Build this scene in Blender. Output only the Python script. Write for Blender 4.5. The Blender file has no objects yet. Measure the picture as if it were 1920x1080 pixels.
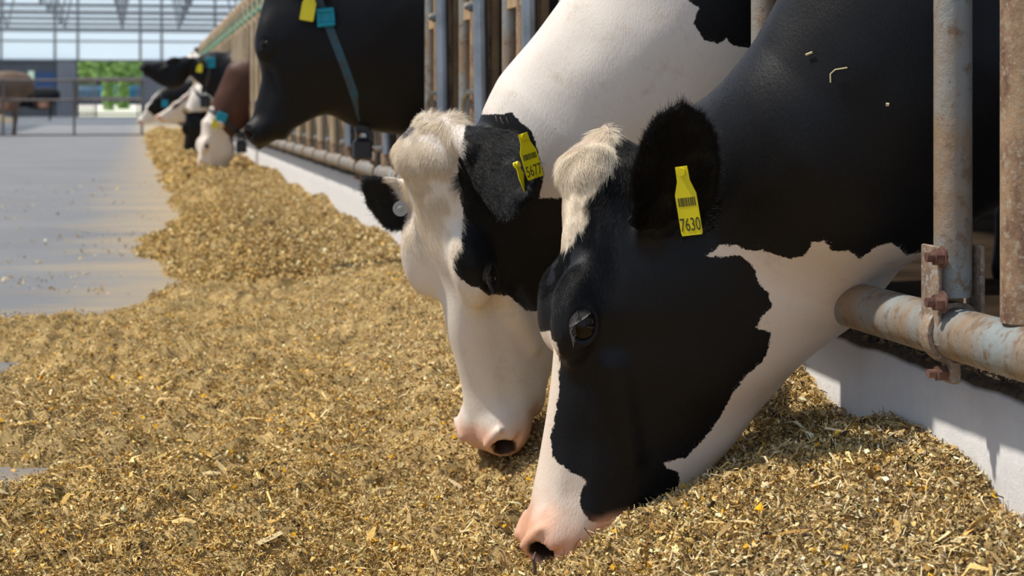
import bpy, math, random
import numpy as np
from mathutils import Vector, Matrix
random.seed(5)
RNG = np.random.default_rng(11)
scn = bpy.context.scene
COL = scn.collection

# ------------------------------------------------------------------ camera
F = 3600.0                      # focal length in pixels of the 1920 frame
HOR, VPX = 197.0, 266.0         # eye level and the vanishing point of the fence
TH = math.atan((960-VPX)/F)     # yaw of the camera away from the fence direction
CT, ST = math.cos(TH), math.sin(TH)
CAMZ = 0.62
cam = bpy.data.cameras.new('camera'); camo = bpy.data.objects.new('camera', cam); COL.objects.link(camo)
camo.location = (0, 0, CAMZ); camo.rotation_euler = (math.pi/2, 0, -TH)
cam.sensor_width = 36; cam.lens = F*36/1920; cam.shift_y = -(540-HOR)/1920
cam.clip_start = 0.05; cam.clip_end = 2000
cam.dof.use_dof = True; cam.dof.focus_distance = 2.45; cam.dof.aperture_fstop = 10.5
scn.camera = camo

# ------------------------------------------------------------------ light
w = bpy.data.worlds.new('sky'); scn.world = w; w.use_nodes = True
bg = w.node_tree.nodes['Background']; bg.inputs[0].default_value = (0.62, 0.77, 1.0, 1); bg.inputs[1].default_value = 0.85
sun = bpy.data.lights.new('sun', 'SUN'); suno = bpy.data.objects.new('sun', sun); COL.objects.link(suno)
sun.energy = 4.3; sun.angle = math.radians(2.4); sun.color = (1.0, 0.93, 0.82)
SUN_FROM = Vector((-0.62, 0.16, 1.0))
suno.location = (-3, 2, 6); suno.rotation_euler = SUN_FROM.to_track_quat('Z', 'Y').to_euler()
vs = scn.view_settings; vs.view_transform = 'Standard'; vs.look = 'None'; vs.gamma = 1; vs.use_curve_mapping = False
vs.exposure = 0.0

def at(px, py, d):
    "world point seen at a frame position, d metres along the view axis"
    xr = (px-960)/F*d; z = CAMZ-(py-HOR)/F*d
    return Vector((xr*CT+d*ST, d*CT-xr*ST, z))
def atY(px, py, Y):
    t = (px-960)/F
    return at(px, py, Y/(CT-t*ST))

# ------------------------------------------------------------------ materials
def mat(name):
    m = bpy.data.materials.new(name); m.use_nodes = True
    nt = m.node_tree; b = nt.nodes['Principled BSDF']
    return m, nt, b
def N(nt, typ, **kw):
    n = nt.nodes.new(typ)
    for k, v in kw.items():
        if k in n.inputs: n.inputs[k].default_value = v
        else: setattr(n, k, v)
    return n
def L(nt, a, b): nt.links.new(a, b)
def ramp(nt, src, stops, interp='LINEAR'):
    r = nt.nodes.new('ShaderNodeValToRGB'); r.color_ramp.interpolation = interp
    while len(r.color_ramp.elements) < len(stops): r.color_ramp.elements.new(0.5)
    for e, (p, c) in zip(r.color_ramp.elements, stops):
        e.position = p; e.color = (*c, 1) if len(c) == 3 else c
    L(nt, src, r.inputs[0]); return r
def mix(nt, fac, a, b):
    m = nt.nodes.new('ShaderNodeMix'); m.data_type = 'RGBA'
    if hasattr(fac, 'links'): L(nt, fac, m.inputs[0])
    else: m.inputs[0].default_value = fac
    for s, i in ((a, 6), (b, 7)):
        if isinstance(s, tuple): m.inputs[i].default_value = (*s, 1)
        else: L(nt, s, m.inputs[i])
    return m.outputs[2]
def noise(nt, scale, detail=4, rough=0.55, stretch=None):
    tc = nt.nodes.new('ShaderNodeTexCoord'); src = tc.outputs['Object']
    if stretch:
        mp = nt.nodes.new('ShaderNodeMapping'); mp.inputs['Scale'].default_value = stretch
        L(nt, src, mp.inputs[0]); src = mp.outputs[0]
    n = N(nt, 'ShaderNodeTexNoise', Scale=scale, Detail=detail, Roughness=rough); L(nt, src, n.inputs['Vector'])
    return n.outputs[0]
def bump(nt, b, h, strength, dist):
    bp = N(nt, 'ShaderNodeBump', Strength=strength, Distance=dist); L(nt, h, bp.inputs['Height']); L(nt, bp.outputs[0], b.inputs['Normal'])
def simple(name, color, rough=0.6, metal=0.0, **kw):
    m, nt, b = mat(name); b.inputs['Base Color'].default_value = (*color, 1)
    b.inputs['Roughness'].default_value = rough; b.inputs['Metallic'].default_value = metal
    for k, v in kw.items(): b.inputs[k.replace('_', ' ')].default_value = v
    return m
def mottled(name, c1, c2, scale, lo=0.4, hi=0.6, rough=0.6, metal=0.0, bs=0.3, bd=0.002, stretch=None, c3=None, spec=0.5):
    m, nt, b = mat(name); b.inputs['Specular IOR Level'].default_value = spec
    n = noise(nt, scale, 8, 0.65, stretch)
    r = ramp(nt, n, [(lo, c1), (hi, c2)]); col = r.outputs[0]
    if c3:
        n2 = noise(nt, scale*5, 6, 0.7); r2 = ramp(nt, n2, [(0.52, (0, 0, 0)), (0.62, (1, 1, 1))])
        col = mix(nt, r2.outputs[0], col, c3)
    L(nt, col, b.inputs['Base Color']); b.inputs['Roughness'].default_value = rough; b.inputs['Metallic'].default_value = metal
    if bs: bump(nt, b, noise(nt, scale*6, 8, 0.7), bs, bd)
    return m

def coat_material(name, dark, light, skin=(0.68, 0.35, 0.22), seam=0.006):
    "short hair: dark and light patches from the 'light' attribute, bare skin from the 'skin' attribute"
    m, nt, b = mat(name)
    a = N(nt, 'ShaderNodeAttribute', attribute_name='light'); s = N(nt, 'ShaderNodeAttribute', attribute_name='skin')
    n = noise(nt, 260, 3, 0.6); n2 = noise(nt, 70, 4, 0.6)
    ad = N(nt, 'ShaderNodeMath', operation='MULTIPLY_ADD'); L(nt, n, ad.inputs[0]); ad.inputs[1].default_value = seam; L(nt, a.outputs['Fac'], ad.inputs[2])
    ad2 = N(nt, 'ShaderNodeMath', operation='MULTIPLY_ADD'); L(nt, n2, ad2.inputs[0]); ad2.inputs[1].default_value = seam*1.4; L(nt, ad.outputs[0], ad2.inputs[2])
    mr = N(nt, 'ShaderNodeMapRange'); mr.inputs['From Min'].default_value = seam*1.2-0.0008; mr.inputs['From Max'].default_value = seam*1.2+0.0008
    L(nt, ad2.outputs[0], mr.inputs['Value'])
    dirt = ramp(nt, noise(nt, 14, 10, 0.78), [(0.54, (0, 0, 0)), (0.72, (0.7, 0.7, 0.7))])
    li = mix(nt, dirt.outputs[0], light, tuple(c*k for c, k in zip(light, (0.72, 0.6, 0.46))))
    dk = mix(nt, ramp(nt, noise(nt, 6, 3), [(0.45, (0, 0, 0)), (0.75, (1, 1, 1))]).outputs[0], dark, tuple(c*1.3 for c in dark))
    col = mix(nt, mr.outputs[0], dk, li)
    skn = mix(nt, ramp(nt, noise(nt, 120, 5, 0.7), [(0.35, (0, 0, 0)), (0.7, (1, 1, 1))]).outputs[0], skin, tuple(min(1, c*1.15) for c in skin))
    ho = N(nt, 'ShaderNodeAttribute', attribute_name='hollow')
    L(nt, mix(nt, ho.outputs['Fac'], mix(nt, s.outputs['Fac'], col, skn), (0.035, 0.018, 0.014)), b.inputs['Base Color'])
    b.inputs['Roughness'].default_value = 0.46
    b.inputs['Specular IOR Level'].default_value = 0.22
    b.inputs['Sheen Weight'].default_value = 0.02; b.inputs['Sheen Roughness'].default_value = 0.4
    bump(nt, b, noise(nt, 420, 4, 0.65, (1, 1, 0.35)), 0.55, 0.0014)
    return m
def hair_material(name, dark, light, seam=0.0):
    m, nt, b = mat(name)
    a = N(nt, 'ShaderNodeAttribute', attribute_name='light'); t = N(nt, 'ShaderNodeAttribute', attribute_name='tint')
    mr = N(nt, 'ShaderNodeMapRange'); mr.inputs['From Min'].default_value = -0.0004; mr.inputs['From Max'].default_value = 0.0004
    L(nt, a.outputs['Fac'], mr.inputs['Value'])
    li = mix(nt, t.outputs['Fac'], tuple(c*0.8 for c in light), tuple(min(1, c*1.1) for c in light))
    dk = mix(nt, t.outputs['Fac'], tuple(c*0.5 for c in dark), tuple(c*1.2 for c in dark))
    L(nt, mix(nt, mr.outputs[0], dk, li), b.inputs['Base Color'])
    b.inputs['Roughness'].default_value = 0.40; b.inputs['Specular IOR Level'].default_value = 0.30
    return m

BLACK = (0.0055, 0.0052, 0.006); WHITE = (0.80, 0.715, 0.63); TUFT = (0.93, 0.80, 0.63)
M = {}
M['coat'] = coat_material('black_and_white_coat', BLACK, WHITE)
M['coat_warm'] = coat_material('black_and_white_feed_bounce_coat', BLACK, (0.80, 0.66, 0.54))  # white patches carry warm light bounced off the feed in their colour
M['coat_brown'] = coat_material('brown_coat', (0.075, 0.032, 0.020), (0.80, 0.70, 0.60))
M['hair'] = hair_material('coat_hair', BLACK, WHITE)
M['hair_warm'] = hair_material('feed_bounce_coat_hair', BLACK, (0.80, 0.66, 0.54))  # same feed bounce mixed into the colour of the white hair
M['tuft'] = hair_material('poll_hair', BLACK, TUFT)
M['eye'] = simple('wet_dark_eye', (0.010, 0.005, 0.003), 0.06, Specular_IOR_Level=0.22)
M['eyelid'] = mottled('dark_eyelid_skin', (.014, .009, .0075), (.028, .018, .014), 90, bs=0.3, bd=.0006)
M['lash'] = simple('grey_black_lashes', (.05, .045, .045), .4)
M['nose_hole'] = simple('nostril_dark', (0.02, 0.01, 0.008), 0.5)
M['yellow_tag'] = simple('yellow_plastic_tag', (0.72, 0.60, 0.0), 0.42)
M['tag_ink'] = simple('black_tag_ink', (0.06, 0.05, 0.005), 0.6)
M['grey_tag'] = simple('grey_round_tag', (0.36, 0.36, 0.35), 0.45)
M['teal'] = simple('teal_plastic', (0.0, 0.30, 0.42), 0.4)
M['strap'] = mottled('dusty_blue_strap', (0.02, 0.10, 0.15), (0.05, 0.06, 0.06), 20, bs=0)
M['black_plastic'] = simple('black_plastic', (0.02, 0.022, 0.03), 0.45)
M['curb'] = None
M['clamp'] = mottled('muddy_clamp_plate', (0.34, 0.25, 0.17), (0.20, 0.13, 0.085), 30, 0.4, 0.6, 0.75, 0.0, 0.6, 0.003, None, (0.36, 0.36, 0.35))
M['tanlight'] = mottled('pale_dusty_pipe', (0.58, 0.45, 0.30), (0.40, 0.29, 0.17), 3, 0.4, 0.6, 0.75, 0.0, 0.3, 0.002)
M['galv'] = mottled('galvanised_pipe_with_dried_dirt', (0.27, 0.30, 0.30), (0.29, 0.20, 0.125), 9, 0.40, 0.60, 0.55, 0.2, 0.7, 0.003, (1, 1, 0.6), (0.20, 0.135, 0.085))
M['rust'] = mottled('dirty_brown_pipe', (0.36, 0.235, 0.135), (0.15, 0.075, 0.045), 26, 0.42, 0.62, 0.7, 0.1, 0.6, 0.003, (1, 1, 0.6), (0.37, 0.30, 0.22))
M['tanpipe'] = mottled('tan_dusty_pipe', (0.46, 0.32, 0.17), (0.33, 0.21, 0.11), 8, 0.4, 0.6, 0.75, 0.0, 0.3, 0.002)
M['silver'] = mottled('smooth_silver_tube', (0.36, 0.37, 0.38), (0.24, 0.25, 0.25), 8, 0.4, 0.6, 0.32, 0.75, 0.1, 0.001)
M['bolt'] = mottled('rusty_bolt', (0.12, 0.055, 0.04), (0.22, 0.12, 0.09), 60, 0.4, 0.6, 0.6, 0.3, 0.4, 0.001)
M['green'] = simple('green_plastic_latch', (0.10, 0.36, 0.24), 0.5)
M['steel'] = mottled('grey_steel', (0.16, 0.18, 0.19), (0.22, 0.22, 0.22), 3, bs=0)
M['gate'] = mottled('dull_brown_gate_pipe', (0.19, 0.17, 0.16), (0.16, 0.12, 0.10), 3, bs=0)

def curb_mat():
    m, nt, b = mat('white_painted_concrete')
    n = noise(nt, 14, 10, 0.75); r = ramp(nt, n, [(0.3, (0.70, 0.70, 0.72)), (0.7, (0.80, 0.79, 0.78))])
    g = N(nt, 'ShaderNodeNewGeometry'); sp = N(nt, 'ShaderNodeSeparateXYZ'); L(nt, g.outputs['Normal'], sp.inputs[0])
    tc = N(nt, 'ShaderNodeTexCoord'); s2 = N(nt, 'ShaderNodeSeparateXYZ'); L(nt, tc.outputs['Object'], s2.inputs[0])
    # splashes of dirt just under the top edge
    ad = N(nt, 'ShaderNodeMath', operation='MULTIPLY_ADD'); L(nt, noise(nt, 40, 8, 0.8), ad.inputs[0]); ad.inputs[1].default_value = 0.075; L(nt, s2.outputs[2], ad.inputs[2])
    e = ramp(nt, ad.outputs[0], [(0.348, (0, 0, 0)), (0.362, (0.8, 0.8, 0.8))])
    c = mix(nt, e.outputs[0], r.outputs[0], (0.10, 0.07, 0.05))
    sm = ramp(nt, noise(nt, 70, 6, 0.8), [(0.66, (0, 0, 0)), (0.72, (0.35, 0.35, 0.35))])
    c = mix(nt, sm.outputs[0], c, (0.42, 0.36, 0.30))
    top = ramp(nt, sp.outputs[2], [(0.5, (0, 0, 0)), (0.7, (1, 1, 1))])
    tcol = ramp(nt, noise(nt, 55, 8, 0.75), [(0.35, (0.02, 0.014, 0.01)), (0.7, (0.16, 0.105, 0.055))])
    L(nt, mix(nt, top.outputs[0], c, tcol.outputs[0]), b.inputs['Base Color'])
    b.inputs['Roughness'].default_value = 0.8
    bump(nt, b, noise(nt, 45, 10, 0.75), 0.5, 0.006)
    return m
M['curb'] = curb_mat()

def floor_mat():
    m, nt, b = mat('worn_concrete_floor_with_feed_dust')
    n = noise(nt, 0.9, 8, 0.7); r = ramp(nt, n, [(0.3, (0.145, 0.145, 0.15)), (0.7, (0.205, 0.20, 0.20))])
    n2 = noise(nt, 3.0, 10, 0.75, (0.7, 1.6, 1)); d = ramp(nt, n2, [(0.5, (0, 0, 0)), (0.66, (0.55, 0.55, 0.55))])
    tc = N(nt, 'ShaderNodeTexCoord'); s = N(nt, 'ShaderNodeSeparateXYZ'); L(nt, tc.outputs['Object'], s.inputs[0])
    ad = N(nt, 'ShaderNodeMath', operation='MULTIPLY_ADD'); L(nt, noise(nt, 1.3, 8, 0.7, (0.5, 1.6, 1)), ad.inputs[0]); ad.inputs[1].default_value = 1.6; L(nt, s.outputs[0], ad.inputs[2])
    e = ramp(nt, ad.outputs[0], [(0.45, (0, 0, 0)), (1.0, (1, 1, 1))])
    c = mix(nt, d.outputs[0], r.outputs[0], (0.24, 0.19, 0.125))
    c = mix(nt, e.outputs[0], c, (0.38, 0.28, 0.155))
    L(nt, c, b.inputs['Base Color']); b.inputs['Roughness'].default_value = 0.62
    bump(nt, b, noise(nt, 30, 8, 0.7), 0.25, 0.003)
    return m
M['floor'] = floor_mat()

# ------------------------------------------------------------------ object helpers
def obj_np(name, V, Fc, m, parent=None, smooth=True, mats=None, mi=None):
    me = bpy.data.meshes.new(name)
    V = np.asarray(V, dtype=np.float32)
    if isinstance(Fc, np.ndarray):
        k = Fc.shape[1]; nf = len(Fc)
        me.vertices.add(len(V)); me.vertices.foreach_set('co', V.ravel())
        me.loops.add(nf*k); me.loops.foreach_set('vertex_index', Fc.astype(np.int32).ravel())
        me.polygons.add(nf); me.polygons.foreach_set('loop_start', np.arange(0, nf*k, k, dtype=np.int32))
        me.update(calc_edges=True)
    else:
        me.from_pydata([tuple(v) for v in V], [], [tuple(f) for f in Fc])
    if smooth: me.polygons.foreach_set('use_smooth', np.ones(len(me.polygons), dtype=bool))
    me.materials.append(m)
    for x in (mats or []): me.materials.append(x)
    if mi is not None: me.polygons.foreach_set('material_index', mi)
    me.update()
    o = bpy.data.objects.new(name, me); COL.objects.link(o)
    if parent: o.parent = parent
    return o
def tag(o, label=None, cat=None, group=None, kind=None):
    if label: o['label'] = label
    if cat: o['category'] = cat
    if group: o['group'] = group
    if kind: o['kind'] = kind
    return o
def empty(name, loc=(0, 0, 0)):
    e = bpy.data.objects.new(name, None); e.location = loc; e.empty_display_size = 0.1; COL.objects.link(e); return e

class MB:
    def __init__(s): s.v = []; s.f = []
    def add(s, V, Fc):
        o = len(s.v); s.v += [tuple(v) for v in V]; s.f += [tuple(i+o for i in f) for f in Fc]; return s
    def box(s, a, b, bev=0.0):
        (x0, y0, z0), (x1, y1, z1) = a, b
        if bev <= 0:
            V = [(x0,y0,z0),(x1,y0,z0),(x1,y1,z0),(x0,y1,z0),(x0,y0,z1),(x1,y0,z1),(x1,y1,z1),(x0,y1,z1)]
            return s.add(V, [(0,3,2,1),(4,5,6,7),(0,1,5,4),(1,2,6,5),(2,3,7,6),(3,0,4,7)])
        c = [((x0+x1)/2, (y0+y1)/2)]
        def ring(z, i):
            b_ = bev
            return [(x0+i+b_,y0+i,z),(x1-i-b_,y0+i,z),(x1-i,y0+i+b_,z),(x1-i,y1-i-b_,z),(x1-i-b_,y1-i,z),(x0+i+b_,y1-i,z),(x0+i,y1-i-b_,z),(x0+i,y0+i+b_,z)]
        V = ring(z0, bev)+ring(z0+bev, 0)+ring(z1-bev, 0)+ring(z1, bev)
        Fc = [tuple(range(7,-1,-1)), tuple(range(24,32))]
        for r in range(3):
            for i in range(8): j = (i+1) % 8; Fc.append((r*8+i, r*8+j, r*8+8+j, r*8+8+i))
        return s.add(V, Fc)
    def tube(s, pts, r, n=16, cap=True):
        pts = [Vector(p) for p in pts]; rs = r if isinstance(r, (list, tuple)) else [r]*len(pts)
        V = []; nrm = None
        for i, p in enumerate(pts):
            t = (pts[min(i+1, len(pts)-1)]-pts[max(i-1, 0)]).normalized()
            if nrm is None:
                nrm = t.orthogonal().normalized()
            nrm = (nrm-t*nrm.dot(t)).normalized(); b = t.cross(nrm)
            for k in range(n):
                a = 2*math.pi*k/n; V.append(p+(nrm*math.cos(a)+b*math.sin(a))*rs[i])
        Fc = []
        for i in range(len(pts)-1):
            for k in range(n):
                j = (k+1) % n; Fc.append((i*n+k, i*n+j, (i+1)*n+j, (i+1)*n+k))
        if cap: Fc += [tuple(range(n-1, -1, -1)), tuple(range((len(pts)-1)*n, len(pts)*n))]
        return s.add(V, Fc)
    def sphere(s, c, r, nu=16, nv=10):
        c = Vector(c); V = []; r = Vector(r) if not isinstance(r, float) else Vector((r, r, r))
        for i in range(nv+1):
            th = math.pi*i/nv
            for k in range(nu):
                a = 2*math.pi*k/nu
                V.append(c+Vector((math.sin(th)*math.cos(a)*r.x, math.sin(th)*math.sin(a)*r.y, math.cos(th)*r.z)))
        Fc = [(i*nu+k, (i+1)*nu+k, (i+1)*nu+(k+1) % nu, i*nu+(k+1) % nu) for i in range(nv) for k in range(nu)]
        return s.add(V, Fc)
    def build(s, name, m, parent=None, smooth=False, auto=True):
        me = bpy.data.meshes.new(name); me.from_pydata(s.v, [], s.f); me.materials.append(m)
        if smooth or auto:
            me.polygons.foreach_set('use_smooth', np.ones(len(me.polygons), dtype=bool))
        me.update()
        if auto and not smooth:
            try: me.set_sharp_from_angle(angle=math.radians(40))
            except Exception: pass
        o = bpy.data.objects.new(name, me); COL.objects.link(o)
        if parent: o.parent = parent
        return o

# ------------------------------------------------------------------ value noise in numpy
def vnoise(P, scale, seed=0):
    P = np.asarray(P, dtype=np.float32)*scale+np.float32(seed*17.31)
    i = np.floor(P).astype(np.int64); f = P-i; f = f*f*(3-2*f)
    def h(a):
        n = (a[..., 0]*374761393+a[..., 1]*668265263+(a[..., 2] if a.shape[-1] > 2 else 0)*2147483647+seed*974711) & 0xffffffff
        n = ((n ^ (n >> 13))*1274126177) & 0xffffffff
        return ((n ^ (n >> 16)) & 0xffff).astype(np.float32)/65535.0
    D = P.shape[-1]; out = 0
    for c in range(1 << D):
        o = np.array([(c >> k) & 1 for k in range(D)]); wgt = 1
        for k in range(D): wgt = wgt*(f[..., k] if o[k] else 1-f[..., k])
        out = out+wgt*h(i+o)
    return out-0.5
def fbm(P, scale, oct=4, seed=0, g=0.5):
    a, out = 1.0, 0
    for k in range(oct): out = out+a*vnoise(P, scale*2**k, seed+k); a *= g
    return out
def sstep(a, b, x): t = np.clip((x-a)/(b-a), 0, 1); return t*t*(3-2*t)

# ------------------------------------------------------------------ implicit surfaces -> one continuous mesh
def surface_nets(Fd, org, h):
    s = Fd < 0
    c = [s[i:Fd.shape[0]-1+i, j:Fd.shape[1]-1+j, k:Fd.shape[2]-1+k] for i in (0, 1) for j in (0, 1) for k in (0, 1)]
    anyc = c[0].copy(); allc = c[0].copy()
    for x in c[1:]: anyc |= x; allc &= x
    act = anyc & ~allc
    I = np.argwhere(act); idx = -np.ones(act.shape, dtype=np.int64); idx[tuple(I.T)] = np.arange(len(I))
    offs = np.array([(i, j, k) for i in (0, 1) for j in (0, 1) for k in (0, 1)])
    cv = np.stack([Fd[I[:, 0]+o[0], I[:, 1]+o[1], I[:, 2]+o[2]] for o in offs], 1)
    acc = np.zeros((len(I), 3), dtype=np.float32); cnt = np.zeros(len(I), dtype=np.float32)
    for a in range(8):
        for b in range(a+1, 8):
            if np.abs(offs[a]-offs[b]).sum() != 1: continue
            va, vb = cv[:, a], cv[:, b]; mk = (va < 0) != (vb < 0)
            t = np.where(mk, va/np.where(mk, va-vb, 1), 0)
            acc += np.where(mk[:, None], offs[a]+t[:, None]*(offs[b]-offs[a]), 0); cnt += mk
    V = (I+acc/cnt[:, None])*h+org
    Q = []
    for ax in range(3):
        d = [0, 0, 0]; d[ax] = 1; b1, b2 = [(1, 2), (2, 0), (0, 1)][ax]
        sl0 = [slice(1, n-1) for n in Fd.shape]; sl0[ax] = slice(0, Fd.shape[ax]-1)
        sl1 = list(sl0); sl1[ax] = slice(1, Fd.shape[ax])
        A, B = s[tuple(sl0)], s[tuple(sl1)]
        E = np.argwhere(A != B)+np.array([x.start for x in sl0]); fl = A[A != B]
        def cell(o1, o2):
            e = E.copy(); e[:, b1] -= o1; e[:, b2] -= o2; return idx[tuple(e.T)]
        q = np.stack([cell(1, 1), cell(0, 1), cell(0, 0), cell(1, 0)], 1)
        q[~fl] = q[~fl][:, ::-1]; Q.append(q)
    Q = np.concatenate(Q); Q = Q[(Q >= 0).all(1)]
    return V.astype(np.float32), Q
def relax(V, Q, it=2, w_=0.5):
    E = np.concatenate([Q[:, [0, 1]], Q[:, [1, 2]], Q[:, [2, 3]], Q[:, [3, 0]]]); n = len(V)
    a, b = E[:, 0], E[:, 1]; cnt = np.bincount(a, minlength=n)+np.bincount(b, minlength=n)
    for _ in range(it):
        S = np.stack([np.bincount(a, V[b, k], n)+np.bincount(b, V[a, k], n) for k in range(3)], 1)
        V = V*(1-w_)+w_*S/np.maximum(cnt, 1)[:, None]
    return V.astype(np.float32)
def polygonise(field, lo, hi, h):
    lo = np.array(lo, dtype=np.float64); n = np.ceil((np.array(hi)-lo)/h/4).astype(int)
    g = [lo[k]+np.arange(n[k]+1)*4*h for k in range(3)]
    G = np.stack(np.meshgrid(*g, indexing='ij'), -1).reshape(-1, 3).astype(np.float32)
    Cf = np.concatenate([field(G[i:i+400000]) for i in range(0, len(G), 400000)]).reshape(n+1)
    near = np.abs(Cf) < 4*h*2.2
    blk = np.zeros(n, dtype=bool); sgn = Cf[:-1, :-1, :-1] < 0
    for i in (0, 1):
        for j in (0, 1):
            for k in (0, 1): blk |= near[i:n[0]+i, j:n[1]+j, k:n[2]+k]
    B = np.argwhere(blk)
    full = np.where(np.repeat(np.repeat(np.repeat(sgn, 4, 0), 4, 1), 4, 2), -1.0, 1.0).astype(np.float32)
    full = np.pad(full, ((0, 1),)*3, constant_values=1.0)
    o = np.stack(np.meshgrid(*[np.arange(5)]*3, indexing='ij'), -1).reshape(-1, 3)
    done = np.zeros(full.shape, dtype=bool)
    for i in range(0, len(B), 6000):
        id_ = (B[i:i+6000, None, :]*4+o[None]).reshape(-1, 3); done[tuple(id_.T)] = True
    I = np.argwhere(done)
    for i in range(0, len(I), 400000):
        id_ = I[i:i+400000]
        full[tuple(id_.T)] = field((lo+id_*h).astype(np.float32))
    return surface_nets(full, lo.astype(np.float32), h)

def smin(a, b, k):
    hh = np.clip(0.5+0.5*(b-a)/k, 0, 1); return b+(a-b)*hh-k*hh*(1-hh)
def ell(P, c, r, R=None):
    q = P-np.asarray(c, dtype=np.float32)
    if R is not None: q = q@R
    r = np.asarray(r, dtype=np.float32)
    return (np.sqrt(((q/r)**2).sum(1))-1)*r.min()
def cone(P, a, b, ra, rb):
    a = np.asarray(a, dtype=np.float32); b = np.asarray(b, dtype=np.float32); d = b-a
    t = np.clip((P-a)@d/(d@d), 0, 1); return np.sqrt(((P-a-t[:, None]*d)**2).sum(1))-(ra+(rb-ra)*t)
def sweep(P, pts, lat, k=0.04):
    "pts rows: x y z half-height half-width; lat: unit vector across the section's width"
    lat = np.asarray(lat, dtype=np.float32); out = None
    for a, b in zip(pts[:-1], pts[1:]):
        p0 = np.array(a[:3], dtype=np.float32); d = np.array(b[:3], dtype=np.float32)-p0
        t = np.clip((P-p0)@d/(d@d), 0, 1); r = P-p0-t[:, None]*d; v = r@lat; u2 = np.maximum((r**2).sum(1)-v*v, 0)
        hh = a[3]+(b[3]-a[3])*t; ww = a[4]+(b[4]-a[4])*t
        f = (np.sqrt(u2/hh**2+(v/ww)**2)-1)*np.minimum(hh, ww)
        out = f if out is None else smin(out, f, k)
    return out

K = 0.00069                       # metres per unit of the head tables below
HS  = [-28, -14,   0,  30,  80, 136, 180, 240, 300, 378, 440, 541, 642, 703, 745, 775, 795]
TOP = [  2,  18,  36,  60,  64,  60,  58,  60,  64,  57,  58,  66,  71,  74,  73,  66,  38]
BOT = [-12, -45, -70,-110,-170,-230,-285,-340,-368,-385,-372,-300,-205,-130, -85, -45, -10]
WU  = [ 34,  58,  74,  94, 114, 128, 142, 150, 150, 124,  98,  82,  84,  98, 100,  82,  40]
WL  = [ 30,  50,  60,  80, 100, 110, 115, 114, 108,  98,  88,  72,  64,  66,  62,  50,  30]
def head_field(P, O, R, jaw=1.0, tuft=1.0):
    """one head in its own frame: x from poll to muzzle, y to the left side, z out of the forehead"""
    q = (P-np.asarray(O, dtype=np.float32))@np.asarray(R, dtype=np.float32)/np.float32(K)
    s, y, z = q[:, 0], np.abs(q[:, 1]), q[:, 2]
    sc = np.clip(s, HS[0], HS[-1])
    def tb(T):
        # smoothed interpolation of the table
        return (np.interp(sc-14, HS, T)+np.interp(sc, HS, T)*2+np.interp(sc+14, HS, T))/4
    top, bot, wu, wl = tb(TOP), tb(BOT)*jaw, tb(WU), tb(WL)
    zc = (top+bot)/2; hh = np.maximum((top-bot)/2, 4); t = (z-zc)/hh
    u = sstep(-0.9, 0.75, t); w_ = wl+(wu-wl)*u
    p = 2.35
    f = ((np.abs(t)**p+(y/w_)**p)**(1/p)-1)*np.minimum(hh, w_)
    over = np.abs(s-sc); f = np.where(over > 0, np.sqrt(np.maximum(f, 0)**2+over**2)+np.minimum(f, 0), f)
    Q = np.stack([s, y, z], 1)
    f = smin(f, ell(Q, (46, 0, 18), (44, 88, 48)), 26)                       # poll
    f = smin(f, ell(Q, (312, 96, 40), (88, 46, 44)), 34)                    # brow over the eye
    f = smin(f, ell(Q, (330, 74, -215), (120, 48, 130)), 30)                 # cheek muscle
    f = smin(f, cone(Q, (400, 96, -40), (560, 74, -95), 20, 12), 30)
    f = -smin(-f, cone(Q, (420, 104, 30), (640, 88, 22), 9, 7), 22)           # groove beside the nose bone         # facial crest
    f = smin(f, ell(Q, (735, 46, 20), (58, 56, 62)), 24)                     # muzzle pad
    f = smin(f, ell(Q, (700, 0, -92), (60, 58, 34)), 22)                     # chin
    # eye socket, lids
    e = np.array((326, 126, 26), dtype=np.float32)
    f = -smin(-f, ell(Q, e+np.array((0, 18, 0)), (31, 30, 25)), 8)
    r = Q-e; ring = np.sqrt((np.sqrt((r[:, 0]/33)**2+(r[:, 2]/25)**2)-1)**2*26**2+(r[:, 1]-9)**2)-5.5
    f = smin(f, ring, 7)
    f = smin(f, cone(Q, (288, 126, 54), (352, 126, 56), 9, 7), 12)           # upper lid fold
    # nostril
    f = smin(f, cone(Q, (744, 48, 84), (708, 84, 66), 10, 8), 14)            # nostril rim
    f = -smin(-f, cone(Q, (764, 80, 60), (705, 36, 34), 22, 16), 7)
    f = -smin(-f, cone(Q, (756, 92, 42), (732, 106, 14), 8, 4), 6)
    # mouth slit
    f = -smin(-f, cone(Q, (778, 66, -40), (705, 62, -82), 3, 2), 4)
    # hollow between cheek and muzzle
    f = -smin(-f, ell(Q, (560, 112, 10), (110, 34, 34)), 26)
    return f*np.float32(K)

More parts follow.
